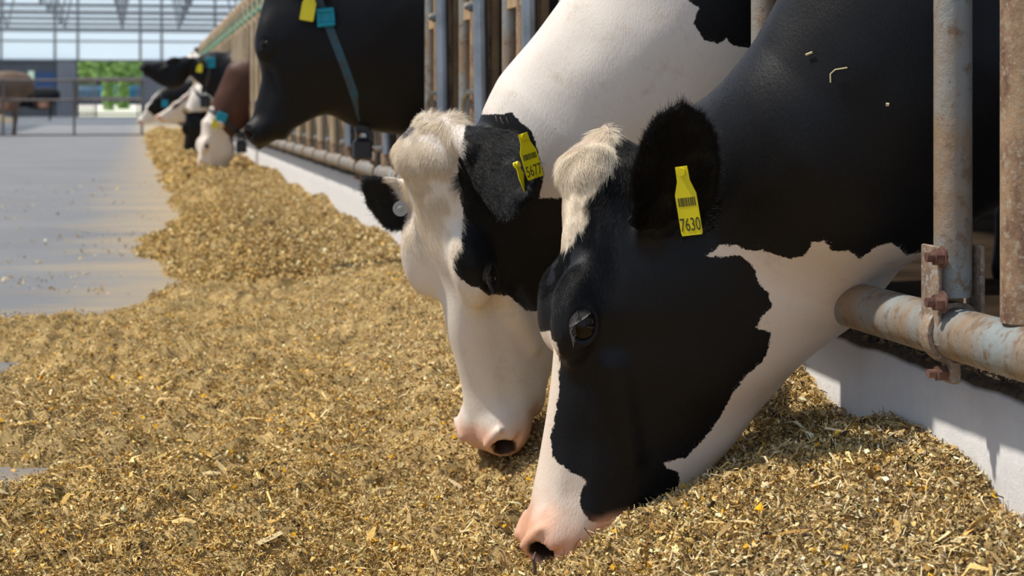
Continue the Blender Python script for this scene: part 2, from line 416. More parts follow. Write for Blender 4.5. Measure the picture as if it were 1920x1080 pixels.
def ear_field(P, e):
    "cupped leaf: base, tip direction, cup normal, length, half-width"
    b = np.array(e['base'], dtype=np.float32); a = np.array(Vector(e['dir']).normalized(), dtype=np.float32)
    n = Vector(e['cup']); n = (n-Vector(a)*n.dot(Vector(a))).normalized(); n = np.array(n, dtype=np.float32); w_ = np.cross(n, a)
    Lh, W = e['len'], e['w']; q = P-b; u, v, z = q@a, q@w_, q@n
    t = np.clip(u/Lh, 0, 1)
    hw = W*np.interp(t, [0, .1, .25, .45, .65, .82, .93, 1], [.42, .58, .85, 1, .98, .8, .52, .12])
    cup = e.get('c', 0.55)*(1-0.75*t)
    ctr = cup*v*v/np.maximum(W, 1e-3)*1.5-0.004-0.02*t*t
    th = 0.0075*(1-0.35*t)+0.006*(1-t)**4
    vv = np.abs(v)/hw; over = np.maximum(u-Lh, 0)+np.maximum(-u, 0)
    f = (np.sqrt(vv**2.4+((z-ctr)/th)**2)-1)*th
    f = np.maximum(f, (np.abs(v)-hw)*0.6)
    f = np.sqrt(np.maximum(f, 0)**2+over**2)+np.minimum(f, 0)
    root = cone(P, b-a*0.035, b+a*0.03-n*0.006, 0.026, 0.018)
    return smin(f, root, 0.012)

def poly_sd(U, poly):
    "signed distance to a polygon, positive inside"
    poly = np.asarray(poly, dtype=np.float32); d = np.full(len(U), 1e9, dtype=np.float32); ins = np.zeros(len(U), dtype=bool)
    for i in range(len(poly)):
        a, b = poly[i], poly[(i+1) % len(poly)]; e = b-a; r = U-a
        t = np.clip(r@e/max(float(e@e), 1e-12), 0, 1); d = np.minimum(d, ((r-t[:, None]*e)**2).sum(1))
        c = (a[1] > U[:, 1]) != (b[1] > U[:, 1])
        x = (b[0]-a[0])*(U[:, 1]-a[1])/((b[1]-a[1]) if b[1] != a[1] else 1e-9)+a[0]
        ins ^= c & (U[:, 0] < x)
    d = np.sqrt(d); return np.where(ins, d, -d)

def vnormals(V, Q):
    n = np.cross(V[Q[:, 2]]-V[Q[:, 0]], V[Q[:, 3]]-V[Q[:, 1]]); out = np.zeros_like(V)
    for k in range(Q.shape[1]):
        for c in range(3): out[:, c] += np.bincount(Q[:, k], n[:, c], len(V))
    return out/np.maximum(np.linalg.norm(out, axis=1), 1e-12)[:, None]

def add_fur(name, parent, V, Q, light, count, length_fn, comb_fn, lift, radius, m, seed=1, segs=4, curl=0.0, weight_fn=None, jitter=0.25):
    rng = np.random.default_rng(seed)
    A = 0.5*np.linalg.norm(np.cross(V[Q[:, 2]]-V[Q[:, 0]], V[Q[:, 3]]-V[Q[:, 1]]), axis=1)
    Cc = V[Q].mean(1)
    if weight_fn is not None: A = A*weight_fn(Cc)
    if A.sum() <= 0: return None
    fi = rng.choice(len(Q), count, p=A/A.sum())
    a, b = rng.random((2, count, 1)).astype(np.float32)
    q = V[Q[fi]]; root = (q[:, 0]*(1-a)+q[:, 1]*a)*(1-b)+(q[:, 3]*(1-a)+q[:, 2]*a)*b
    vn = vnormals(V, Q); nn = vn[Q[fi]].mean(1); nn /= np.maximum(np.linalg.norm(nn, axis=1), 1e-9)[:, None]
    li = light[Q[fi]]; li = ((li[:, 0:1]*(1-a)+li[:, 1:2]*a)*(1-b)+(li[:, 3:4]*(1-a)+li[:, 2:3]*a)*b)[:, 0]
    li = li+fbm(root, 90, 3, 5)*0.007
    cd = comb_fn(root, nn); cd = cd-nn*(cd*nn).sum(1, keepdims=True); cd /= np.maximum(np.linalg.norm(cd, axis=1), 1e-6)[:, None]
    sw = np.stack([fbm(root, 22, 2, 30+k) for k in range(3)], 1)*curl
    cd = cd+rng.normal(0, jitter, cd.shape)+sw
    cd = cd-nn*(cd*nn).sum(1, keepdims=True)
    ln = (length_fn(root)*rng.uniform(0.6, 1.15, count))[:, None]
    P = np.zeros((count, segs, 3), dtype=np.float32)
    wav = np.stack([vnoise(root, 60, 50+k) for k in range(3)], 1)*curl*1.2
    for k in range(segs):
        t = k/(segs-1)
        P[:, k] = root-nn*0.0008+nn*(lift*ln*(t-0.45*t*t))+cd*ln*t+wav*ln*math.sin(t*2.6)*t
    hc = bpy.data.hair_curves.new(name); hc.add_curves([segs]*count)
    hc.attributes['position'].data.foreach_set('vector', P.ravel())
    ra = hc.attributes.get('radius') or hc.attributes.new('radius', 'FLOAT', 'POINT')
    ra.data.foreach_set('value', np.tile(np.linspace(radius, radius*0.25, segs), count).astype(np.float32))
    at_ = hc.attributes.new('light', 'FLOAT', 'CURVE'); at_.data.foreach_set('value', li.astype(np.float32))
    at_ = hc.attributes.new('tint', 'FLOAT', 'CURVE'); at_.data.foreach_set('value', rng.random(count).astype(np.float32))
    hc.materials.append(m); o = bpy.data.objects.new(name, hc); COL.objects.link(o); o.parent = parent; o['kind'] = 'stuff'
    return o

def frame(fwd, dorsal):
    x = Vector(fwd).normalized(); z = Vector(dorsal); z = (z-x*z.dot(x)).normalized(); y = z.cross(x)
    return np.array([x, y, z], dtype=np.float32).T       # columns
def head_pt(O, R, s, y, z): return Vector(np.asarray(O)+R@(np.array([s, y, z])*K))

def leg_fields(P, top, foot, fwd):
    t = Vector(top); f = Vector(foot); k = t.lerp(f, 0.52)+Vector(fwd)*0.03; fk = t.lerp(f, 0.9)
    d = cone(P, t, k, 0.10, 0.045); d = smin(d, cone(P, k, fk, 0.045, 0.032), 0.02)
    return smin(d, cone(P, fk, f+Vector((0, 0, 0.035)), 0.035, 0.05), 0.02)

def make_cow(label, O, R, neck, lat, ears, light_fn, body_from, fine_lo, fine_hi, h, cat='cow', group=None, coat='coat', tuft=1.0,
             sink=0.0, extra=None, legs=True, hind=None, hb=0.02):
    """a whole cow: head, neck and trunk in one surface; the part behind the fence is meshed more coarsely"""
    root = empty('cow', (neck[-1][0], neck[-1][1], 0)); tag(root, label, cat, group)
    base = np.array(root.location, dtype=np.float32)
    ef = ears
    def field(P):
        f = sweep(P, neck, lat, 0.05)
        hd = head_field(P, O, R)
        f = smin(hd, f, 0.035)
        if extra: f = extra(P, f)
        for e in ef:
            near = ((P-np.array(e['base'], dtype=np.float32))**2).sum(1) < 0.3**2
            if near.any(): g = f[near]; f = f.copy(); f[near] = smin(g, ear_field(P[near], e), 0.012)
        return f+fbm(P, 9, 2, 41)*0.006
    Vf, Qf = polygonise(field, fine_lo, fine_hi, h); Vf = relax(Vf, Qf, 2, 0.4)
    Vb = None
    if body_from is not None:
        bf = np.array(body_from['dir'], dtype=np.float32); p0 = np.array(body_from['p0'], dtype=np.float32); latn = np.array(lat, dtype=np.float32)
        def bfield(P):
            f = field(P)
            trunk = [tuple(p0+bf*d)[:2]+(z, a, b) for d, z, a, b in ((0, .98, .30, .18), (.35, .95, .38, .24), (.95, .90, .42, .285), (1.45, .97, .36, .27), (1.7, 1.05, .26, .2))]
            f = smin(f, sweep(P, trunk, lat, 0.08), 0.10)
            for d, sd in ((.12, 1), (.12, -1), (1.55, 1), (1.55, -1)):
                c = p0+bf*d+latn*0.15*sd
                f = smin(f, leg_fields(P, (c[0], c[1], .75), (c[0], c[1], 0.0), tuple(bf*(1 if d > 1 else -1))), 0.05)
            tl = p0+bf*1.9; f = smin(f, cone(P, (tl[0], tl[1], 1.15), (tl[0]+bf[0]*.08, tl[1]+bf[1]*.08, .5), .03, .02), 0.03)
            return f
        Vb, Qb = polygonise(bfield, body_from['lo'], body_from['hi'], hb); Vb = relax(Vb, Qb, 1, 0.4)
    if Vb is not None:
        V = np.concatenate([Vf, Vb]); Q = np.concatenate([Qf, Qb+len(Vf)])
    else: V, Q = Vf, Qf
    li, sk = light_fn(V)
    b = obj_np('body', V-base, Q, M[coat], root)
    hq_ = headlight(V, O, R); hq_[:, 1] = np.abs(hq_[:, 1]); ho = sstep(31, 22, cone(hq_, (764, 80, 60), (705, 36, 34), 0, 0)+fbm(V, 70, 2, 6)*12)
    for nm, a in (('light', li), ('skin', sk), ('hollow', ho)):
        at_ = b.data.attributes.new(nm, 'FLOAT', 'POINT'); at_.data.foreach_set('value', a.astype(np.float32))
    for sd in (1, -1):
        c = head_pt(O, R, 326, sd*119, 26)
        eo = MB().sphere((0, 0, 0), (0.0235, 0.0185, 0.0215), 24, 16).build('eye', M['eye'], root, smooth=True)
        eo.matrix_local = Matrix.Translation(c-Vector(base)) @ Matrix(R.tolist()).to_4x4()
        if h < .0075:
            ax = Vector((-.80, .12*sd, .58)).normalized(); u = ax.orthogonal().normalized(); v = ax.cross(u); Vl, Fl = [], []
            for rr in (1.07, 1.16):
                for i in range(9):
                    th = math.radians(66)*i/8
                    for k in range(20):
                        a = 2*math.pi*k/20; d = ax*math.cos(th)+(u*math.cos(a)+v*math.sin(a))*math.sin(th)
                        Vl.append((d.x*.0235*rr, d.y*.0185*rr, d.z*.0215*rr))
            for s_ in (0, 180):
                for i in range(8):
                    for k in range(20):
                        q = (s_+i*20+k, s_+i*20+(k+1) % 20, s_+(i+1)*20+(k+1) % 20, s_+(i+1)*20+k); Fl.append(q if s_ else q[::-1])
            Fl += [(160+k, 160+(k+1) % 20, 340+(k+1) % 20, 340+k) for k in range(20)]
            MB().add(Vl, Fl).build('eyelid', M['eyelid'], eo, smooth=True)
            la = MB(); rg = random.Random(7)
            for k in range(34):
                a = -1.25+2.5*k/33+rg.uniform(-.04, .04)
                d0 = Vector((-math.cos(a)*.0+.006, 0, .0)); p = Vector((math.sin(a)*.017-.004, sd*.0195*math.cos(a*.8), .014-.006*abs(a)))
                q = Vector((.006+rg.uniform(-.003, .003), sd*(.010+rg.uniform(0, .003)), .006)); L2 = rg.uniform(.8, 1.15)
                la.tube([p, p+q*L2, p+q*L2*1.6+Vector((.004, sd*.002, -.004))], [.00022, .00016, .00005], 4, cap=False)
            la.build('eyelashes', M['lash'], eo, smooth=True)
    return root, Vf, Qf, li[:len(Vf)], base

def headlight(V, O, R):
    return ((V-np.asarray(O, dtype=np.float32))@np.asarray(R, dtype=np.float32)/K)

def num_tag(root, base, pos, down, face, text, size=(0.026, 0.052), small=True, stem=0.03, back=False):
    "flag-shaped plastic ear tag hanging from its pin, with its number"
    d = Vector(down).normalized(); n = Vector(face); n = (n-d*n.dot(d)).normalized(); x = d.cross(n)*-1
    Wd, Hh = size; T = 0.0012
    out = [(-.28, 0), (.28, 0), (.30, -.22), (.5, -.42), (.5, -1.0), (.46, -1.04), (-.46, -1.04), (-.5, -1.0), (-.5, -.42), (-.30, -.22)]
    k = len(out); V = [(a*Wd, b_*Hh, z) for z in (T/2, -T/2) for a, b_ in out]
    Fc = [tuple(range(k-1, -1, -1)), tuple(range(k, 2*k))]+[(i, (i+1) % k, k+(i+1) % k, k+i) for i in range(k)]
    mb = MB().add(V, Fc); mb.tube([(0, -.08*Hh, -0.004), (0, -.08*Hh, 0.004)], 0.005, 14)
    o = mb.build('ear_tag', M['yellow_tag'], root)
    X = Matrix((x, -d, n)).transposed().to_4x4()
    o.matrix_local = Matrix.Translation(Vector(pos)-Vector(base)) @ X
    o['label'] = 'yellow plastic ear tag'
    if text:
        cu = bpy.data.curves.new('ear_number', 'FONT'); cu.body = text; cu.size = Wd*0.62; cu.align_x = 'CENTER'; cu.extrude = 0.0002; cu.resolution_u = 4
        to = bpy.data.objects.new('tmp', cu); COL.objects.link(to)
        bpy.context.view_layer.update()
        me = bpy.data.meshes.new_from_object(to.evaluated_get(bpy.context.evaluated_depsgraph_get())); bpy.data.objects.remove(to)
        me.materials.clear(); me.materials.append(M['tag_ink'])
        t = bpy.data.objects.new('ear_number', me); COL.objects.link(t); t.parent = o
        t.location = (0, -Hh*0.97, T/2+0.0003); t.scale = (0.78, 1.35, 1)
        bars = MB(); rr = random.Random(3); xx = -.4*Wd
        while xx < .38*Wd:
            ww = rr.choice((0.0006, 0.001, 0.0014)); bars.box((xx, -.60*Hh, T/2), (xx+ww, -.47*Hh, T/2+.0004)); xx += ww+rr.choice((0.0006, .001))
        bars.build('bar_code', M['tag_ink'], o)
    return o

def collar(root, base, pts, r, buckle=None, weight=None, s=1.0, strap='strap'):
    "strap around the neck, teal transponder at one side, hanging weight below"
    mb = MB()
    pts = [Vector(p)-Vector(base) for p in pts]
    n = len(pts); V = []; c = sum(pts, Vector())/n
    ax = Vector((0, 0, 0))
    for i in range(n): ax += (pts[i]-c).cross(pts[(i+1) % n]-c)
    ax.normalize()
    for i, p in enumerate(pts):
        o = (p-c); o = (o-ax*o.dot(ax)).normalized()
        for a, b_ in ((-1, 0), (1, 0), (1, 1), (-1, 1)): V.append(p+ax*a*r+o*b_*0.004)
    Fc = [(i*4+k, i*4+(k+1) % 4, ((i+1) % n)*4+(k+1) % 4, ((i+1) % n)*4+k) for i in range(n) for k in range(4)]
    mb.add(V, Fc); so = mb.build('collar', M[strap], root)
    if buckle is not None:
        p = Vector(buckle[0])-Vector(base); b_ = MB(); w_ = 0.028*s; hh = 0.03*s; y = 0.012*s
        b_.box((-w_, -y, -hh), (w_, y, -hh*.5), 0.003); b_.box((-w_, -y, hh*.5), (w_, y, hh), 0.003)
        b_.box((-w_, -y, -hh*.6), (-w_*.6, y, hh*.6), 0.002); b_.box((w_*.6, -y, -hh*.6), (w_, y, hh*.6), 0.002)
        b_.box((-w_*.7, -y*.4, -hh*.6), (w_*.7, y*.3, hh*.6), 0.001)
        bo = b_.build('buckle', M['teal'], so); bo.location = p; bo.rotation_euler = buckle[1]; bo['label'] = 'teal plastic buckle'
    if weight is not None:
        p = Vector(weight[0])-Vector(base); b_ = MB(); k = s
        b_.box((-.024*k, -.02*k, .0), (.024*k, .02*k, .035*k), .005*k)
        b_.tube([(-.014*k, 0, .005*k), (-.016*k, 0, -.018*k), (.016*k, 0, -.018*k), (.014*k, 0, .005*k)], .006*k, 10)
        b_.box((-.03*k, -.022*k, -.085*k), (.03*k, .022*k, -.022*k), .006*k)
        bo = b_.build('collar_weight', M['black_plastic'], so); bo.location = p; bo['label'] = 'dark box hanging from the strap'
    return so



# ================================================================== THE PLACE
XF = 0.937                       # face of the curb, fence plane
Z3 = (0, 0, 1)
pf = obj_np('floor_pen', [(XF+.18, -2, .004), (16, -2, .004), (16, 107, .004), (XF+.18, 107, .004)], [(0, 1, 2, 3)], mottled('dark_wet_pen_floor', (.025, .018, .013), (.05, .035, .024), 2, rough=.95, spec=0.0), smooth=False); tag(pf, kind='structure')
fl = obj_np('floor', [(-16, -2, 0), (16, -2, 0), (16, 107, 0), (-16, 107, 0)], [(0, 1, 2, 3)], M['floor'], smooth=False); tag(fl, kind='structure')
gr = obj_np('ground', [(-120, 107, -0.02), (120, 107, -0.02), (120, 150, 0.66), (-120, 150, .66), (120, 330, .8), (-120, 330, .8)], [(0, 1, 2, 3), (3, 2, 4, 5)],
            mottled('sunlit_yard', (0.92, 0.82, 0.74), (0.66, 0.70, 0.45), 0.06, bs=0), smooth=False); tag(gr, kind='structure')

# curb under the fence, in cast lengths
def make_curb():
    V = []; ys = np.arange(0.9, 42, 0.03); prof = [(XF, 0.0), (XF, 0.10), (XF, 0.20), (XF, 0.290), (XF+0.012, 0.306), (XF+0.10, 0.308), (XF+0.19, 0.306), (XF+0.20, 0.0)]
    P = np.array([[(x, y, z) for x, z in prof] for y in ys], dtype=np.float32)
    nz = fbm(P.reshape(-1, 3), 14, 4, 3).reshape(P.shape[:2])*0.004; P[:, 1:5, 0] += nz[:, 1:5]; P[:, 3:7, 2] += nz[:, 3:7]*1.6
    for j in range(6): # joints between the cast lengths
        k = np.abs(ys-(7.2+j*5.5)) < 0.016; P[k, :5, 0] += 0.006
    n, m = P.shape[:2]; V = P.reshape(-1, 3)
    Fc = np.array([(i*m+k, (i+1)*m+k, (i+1)*m+k+1, i*m+k+1) for i in range(n-1) for k in range(m-1)])
    o = obj_np('concrete_curb', V, Fc, M['curb'], smooth=True)
    tag(o, 'long low white painted concrete curb under the feed fence', 'curb')
make_curb()
# crumbs of old feed lying along the curb top
def crumbs():
    rng = np.random.default_rng(4); n = 26000; y = 1.2+rng.random(n)**1.5*16; x = XF+0.012+rng.random(n)**1.2*0.16; z = .308+rng.random(n)**2*0.016*(.5+np.sin(y*9)**2)
    c = np.stack([x, y, z], 1); a = rng.normal(size=(n, 3))*.0035; b_ = rng.normal(size=(n, 3))*.0022
    V = np.stack([c-a-b_*.3, c+b_, c+a, c-b_], 1).reshape(-1, 3)
    o = obj_np('feed_crumbs', V, np.arange(n*4).reshape(-1, 4), mottled('old_dark_feed', (.05, .032, .02), (.28, .19, .10), 60, .45, .65, rough=.9, bs=0), smooth=False)
    tag(o, 'dark crumbs of old feed lying on the curb top under the rail', 'feed', kind='stuff')
crumbs()

# ---------------- headlock fence
fence = empty('feed_fence', (XF+0.02, 1.0, 0)); tag(fence, 'galvanised headlock feed fence with dirty pipes along the row of cows', 'fence')
fb = Vector(fence.location)
RX = 0.895; RZ = 0.364; SP = 0.659; NP = 58
Y0 = 2.025
def fbuild(mb, name, m, par=None, lab=None, smooth=False):
    o = mb.build(name, m, par or fence)
    if par is None: o.data.transform(Matrix.Translation(-fb))
    if lab: o['label'] = lab
    return o
YE = Y0+SP*NP
fbuild(MB().tube([(RX, y, RZ) for y in np.linspace(0.9, YE, 60)], 0.0295, 28), 'bottom_rail', M['galv'])
fbuild(MB().tube([(RX, y, 1.50) for y in np.linspace(0.9, YE, 60)], 0.027, 16), 'top_rail', M['tanpipe'])
fbuild(MB().tube([(RX+.01, y, 1.30) for y in np.linspace(0.9, YE, 60)], 0.02, 12), 'upper_rail', M['tanlight'])
for i in range(-1, NP):
    y = Y0+i*SP; near = i < 10
    seg = 24 if near else 10
    post = MB().tube([(RX, y, .405 if near else .36), (RX, y, .9), (RX, y, 1.5)], 0.0215, seg)
    po = fbuild(post, 'post', M['galv'] if i < 9 else M['tanlight'])
    # sleeve and clamp that hold the post on the rail
    cl = MB()
    if near:
        for dx in (-0.0255, 0.0255):
            cl.box((RX+dx-.0025, y-.024, .352), (RX+dx+.0025, y+.024, .463), 0.0012)
        ring = []
        for a in range(0, 361, 15):
            r_ = .0345; ring.append((RX+math.cos(math.radians(a))*r_, y+.0, RZ+math.sin(math.radians(a))*r_))
        V = []; Fc = []
        for q, (xx, yy, zz) in enumerate(ring):
            ux, uz = (xx-RX)/.0345, (zz-RZ)/.0345
            for (dy, rr) in ((-.012, .030), (.012, .030), (.012, .0355), (-.012, .0355)): V.append((RX+ux*rr, y+dy, RZ+uz*rr))
            if q: Fc += [((q-1)*4+k, (q-1)*4+(k+1) % 4, q*4+(k+1) % 4, q*4+k) for k in range(4)]
        cl.add(V, Fc)
        cl.box((RX-.008, y-.014, RZ-.056), (RX+.004, y+.014, RZ-.030), 0.002)
    else:
        cl.tube([(RX, y-.03, RZ), (RX, y+.03, RZ)], .036, 12)
    co = fbuild(cl, 'post_clamp', M['clamp'])
    if near:
        for (zz, yy) in ((.452, -.030), (.402, -.030)):
            b_ = MB(); hexr = .0095
            b_.tube([(RX-.024, y+yy, zz), (RX-.036, y+yy, zz)], hexr, 6); b_.tube([(RX-.036, y+yy, zz), (RX-.045, y+yy, zz)], .0055, 12)
            b_.tube([(RX-.024, y+yy, zz), (RX-.0265, y+yy, zz)], .0125, 16)
            fbuild(b_, 'bolt', M['bolt'])
        b_ = MB(); b_.tube([(RX-.020, y, RZ-.045), (RX-.008, y, RZ-.045)], .009, 6); b_.tube([(RX-.03, y, RZ-.045), (RX-.02, y, RZ-.045)], .005, 10); fbuild(b_, 'bolt', M['bolt'])
    # fixed wide pipe of the headlock, welded on the rail
    yt = y-0.165
    pipe = MB().tube([(RX+.01, yt, RZ+.018), (RX+.012, yt, RZ+.03), (RX+.012, yt, .9), (RX+.012, yt, 1.5)], [.012, .030, .030, .030], seg)
    pipe.box((RX+.004, yt-.003, RZ+.02), (RX+.02, yt+.034, RZ+.05), .001)
    fbuild(pipe, 'fixed_pipe', M['rust'])
    # swinging yoke tube with its bracket, leaning open where a cow has her neck through
    if i >= 3:
        occ = i in (1, 2, 7, 22, 27, 29, 40, 49)
        top = Vector((RX-.012, y-.245+.012*occ, 1.50)); bot = Vector((RX-.012, y-(.233 if occ else .325), .44)); mid = top.lerp(bot, .5)
        fbuild(MB().tube([top, mid, bot], .0195, 16 if near else 8), 'swing_bar', M['silver'] if i < 11 else M['tanlight'])
        fbuild(MB().tube([(RX+.05, y-.09, .37), (RX+.05, y-.09, 1.5)], .028, 12 if near else 8), 'rear_pipe', M['tanpipe'])
        br = MB(); br.box((RX-.012, y-.225, .855), (RX-.004, y-.012, .905), .002)
        bo = fbuild(br, 'bracket', M['tanpipe'])
        if near:
            b2 = MB(); b2.tube([(RX-.03, y-.215, .885), (RX-.004, y-.215, .885)], .014, 12); b2.sphere((RX-.034, y-.215, .885), .009, 12, 8)
            fbuild(b2, 'bolt', M['steel'])
            rod = MB().tube([(RX-.015, y-.20, .90), (RX-.015, y-.20, 1.5)], .009, 10); fbuild(rod, 'latch_rod', M['tanpipe'])
        hk = MB().tube([(RX-.02, y-.29, .655), (RX-.03, y-.20, .655), (RX-.03, y-.14, .635), (RX-.03, y-.08, .57), (RX-.02, y-.03, .50), (RX-.02, y-.02, .40)], .0065, 8)
        fbuild(hk, 'hook_rod', M['silver'])
        st = MB().tube([(RX-.01, y-.02, .45), (RX-.025, y-.10, .455), (RX-.01, y-.20, .46)], .011, 8); fbuild(st, 'stop_bar', M['silver'])
    if i >= 4:
        g = MB(); g.box((RX-.05, y-.10, 1.315), (RX+.02, y-.02, 1.36), .012); g.tube([(RX-.02, y-.065, 1.37), (RX-.035, y-.065, 1.43)], .014, 8)
        fbuild(g, 'latch', M['green'], lab='green plastic latch')
        a = MB().tube([(RX, y, 1.5), (RX-.01, y-.02, 1.53), (RX-.01, y-.12, 1.55), (RX-.01, y-.3, 1.53), (RX-.01, y-.33, 1.45), (RX, y-.33, 1.30)], .016, 8)
        fbuild(a, 'top_loop', M['tanlight'])

# ---------------- the feed
def edge_x(y):
    e = np.interp(y, [0, 2.6, 2.85, 3.0, 3.35, 3.5, 3.85, 4.15, 4.3, 4.75, 4.92, 5.05, 5.25, 5.45, 5.7, 6.1, 6.5, 7.2, 8.2, 9.2, 10.5, 12, 15, 20, 30, 60],
                  [-1.2, -1.1, -.6, -.20, -.17, -.55, -1.0, -.55, -.30, -.25, -.6, -.95, -.80, -.36, -.20, -.02, .10, .07, -.02, .10, .18, .20, .16, .12, .08, .05])
    return e
def feed_h(x, y):
    x = np.asarray(x, dtype=np.float32); y = np.asarray(y, dtype=np.float32)
    P = np.stack([x, y], -1)
    e = edge_x(y)+fbm(P, 2.2, 4, 7)*0.15+fbm(P, 9, 2, 17)*.05
    s = sstep(-0.03, 0.30, x-e); s2 = np.clip((x-e)/0.10, -1, 1)
    farf = sstep(4.5, 8, y)
    t = np.clip((x-.42)/(XF-.42), 0, 1)
    near = 0.032*s+0.165*t**1.1*(1-0.0*farf)
    # height of the ridge lying against the curb
    ridge = np.interp(y, [1.2, 1.75, 1.95, 2.05, 2.15, 2.3, 2.42, 2.5, 2.65, 3.0, 4, 6, 6.9, 7.4, 8.1, 8.6, 9.2, 10, 10.6, 11.4, 12.5, 13.5, 15, 18, 24, 40],
                      [.12, .13, .165, .19, .215, .215, .185, .205, .235, .20, .15, .11, .085, .12, .095, .11, .09, .145, .10, .13, .11, .16, .12, .14, .10, .10])
    # the swept-up row further along, and the trough eaten out by the cows' mouths
    row = 0.075*np.exp(-((x-.42)/.22)**2)*farf
    z = near*(1-farf)+farf*(0.05*s)+row*s
    z = z*(1-t)+t*(0.03+(ridge-.03)*t**.5)*1.0+0.03*t*(1-t)
    for cx, cy, r, dep in ((.46, 2.40, .15, .045), (.62, 2.46, .13, .03), (.55, 2.98, .2, .06), (.50, 2.82, .17, .07), (.25, 2.75, .25, .012)):
        z = z-dep*np.exp(-(((x-cx)**2+(y-cy)**2)/r**2))
    lum = fbm(P, 3.2, 3, 21)*0.040+(np.abs(fbm(P, 8, 3, 25))-.2)*0.035+fbm(P, 26, 3, 28)*0.030
    amp = sstep(0, .18, x-e)*(0.35+0.65*sstep(.5, .1, t))
    z = z+lum*amp
    return np.where(s2 > 0, np.maximum(z*sstep(0, .5, s2)+0.002, .001), -0.02-0.02*np.abs(s2)), s2

def make_feed():
    rows = np.concatenate([np.arange(1.0, 3.2, .012), np.arange(3.2, 6, .02), np.arange(6, 12, .04), np.arange(12, 46, .15)])
    cols = np.linspace(-1.35, XF+.004, 190)
    X, Y = np.meshgrid(cols, rows); Z, s2 = feed_h(X, Y)
    fine = fbm(np.stack([X, Y], -1), 70, 3, 33)*0.016*sstep(0, 1, s2); Z = Z+fine
    V = np.stack([X, Y, Z], -1).reshape(-1, 3).astype(np.float32); n, m = X.shape
    i = np.arange(n-1)[:, None]*m+np.arange(m-1)[None]; Q = np.stack([i, i+1, i+1+m, i+m], -1).reshape(-1, 4)
    keep = (V[Q][:, :, 2].max(1) > -0.001); Q = Q[keep]
    used = np.unique(Q); rm = np.full(len(V), -1); rm[used] = np.arange(len(used)); V = V[used]; Q = rm[Q]
    base = len(V)
    # chopped straw, maize bits, fibres and kernels
    rng = np.random.default_rng(8)
    def pts(n, y0, y1, pw, xmin=-1.2):
        y = (y0**(1-pw)+(y1**(1-pw)-y0**(1-pw))*rng.random(n))**(1/(1-pw))
        # keep to the wedge in front of the camera, a little wider than the frame
        xl = np.maximum(xmin, y*(-0.083)-.25); x = xl+(XF-.004-xl)*rng.random(n); return x, y
    parts = []
    def flakes(n, y0, y1, pw, lmin, lmax, wr, cols_, pr, scale_far=0.0, spill=0.0, tilt=.7, bend=.25, thick=.3):
        x, y = pts(n, y0, y1, pw)
        z, s2 = feed_h(x, y)
        ok = s2 > (0.02+0.7*rng.random(n)**3)
        if spill:
            e = rng.random(n) < spill*np.exp(-np.clip(-(s2-0.)*1.0, 0, 1)*1.5); okk = (s2 <= 0.02) & e & (fbm(np.stack([x, y], -1), 3.0, 3, 44) > .05)
            z = np.where(okk, .001, z); ok = ok | okk
        x, y, z = x[ok], y[ok], z[ok]; n = len(x)
        sc = 1+scale_far*np.clip(y-3, 0, 12)/12
        ln = (lmin+(lmax-lmin)*rng.random(n)**2.2)*sc; wd = ln*(wr[0]+(wr[1]-wr[0])*rng.random(n))
        yaw = rng.random(n)*2*np.pi; pit = rng.normal(0, tilt, n)*.8; rol = rng.normal(0, tilt, n)
        a = np.stack([np.cos(yaw)*np.cos(pit), np.sin(yaw)*np.cos(pit), np.sin(pit)], 1)
        s_ = np.stack([-np.sin(yaw), np.cos(yaw), np.zeros(n)], 1); nn = np.cross(a, s_)
        s_, nn = s_*np.cos(rol)[:, None]+nn*np.sin(rol)[:, None], nn*np.cos(rol)[:, None]-s_*np.sin(rol)[:, None]
        c = np.stack([x, y, z+0.0015+rng.random(n)*.007*np.minimum(1, sc)+np.abs(np.sin(pit))*ln*.25], 1)
        b = rng.normal(0, bend, n)*ln
        hl, hw = ln[:, None]*.5, wd[:, None]*.5; th = (wd*thick)[:, None]
        c1 = rng.uniform(.45, 1, (n, 1)); c2 = rng.uniform(.25, 1, (n, 1))
        Vv = np.stack([c-a*hl-s_*hw*c1, c-a*hl+s_*hw*c2+nn*th*.3, c+nn*b[:, None]+s_*hw+a*hl*.1, c+nn*b[:, None]-s_*hw+nn*th, c+a*hl+s_*hw*c1, c+a*hl-s_*hw*c2+nn*th*.2], 1)
        Qv = np.array([[0, 3, 2, 1], [3, 5, 4, 2]])
        col = np.array(cols_)[rng.choice(len(cols_), n, p=np.array(pr)/sum(pr))]*rng.uniform(.62, 1.38, (n, 1))
        gold_ = (sstep(.75, .2, x)+fbm(np.stack([x, y], -1), 5, 2, 91)*.8)[:, None]; col = col*(1-np.array([[.03, .09, .28]])*np.clip(gold_, 0, 1))
        parts.append((Vv.reshape(-1, 3), (np.arange(n)[:, None, None]*6+Qv[None]).reshape(-1, 4), np.repeat(col, 6, 0)))
    straw, gold, brown, pale, olive, dark, kern = (.86, .64, .33), (.80, .54, .20), (.42, .28, .125), (.92, .76, .50), (.40, .31, .13), (.11, .078, .05), (.88, .47, .03)
    orange = (.78, .44, .13)
    C6 = [straw, gold, brown, pale, olive, dark, orange]
    flakes(460000, 1.35, 6.5, 1.9, .0022, .0085, (.32, .8), C6, [24, 23, 22, 11, 12, 8, 1.2], spill=.12)
    flakes(210000, 1.35, 6.0, 1.8, .004, .022, (.04, .12), C6, [28, 14, 27, 13, 11, 9, 0], bend=.14)
    flakes(6000, 1.35, 4.5, 2.2, .009, .040, (.10, .26), C6, [34, 24, 8, 26, 10, 4, 2], bend=.15, tilt=.4)
    flakes(1300, 1.35, 5.0, 1.3, .025, .06, (.03, .05), [brown, dark, straw], [4, 2, 3], bend=.2, tilt=.3)
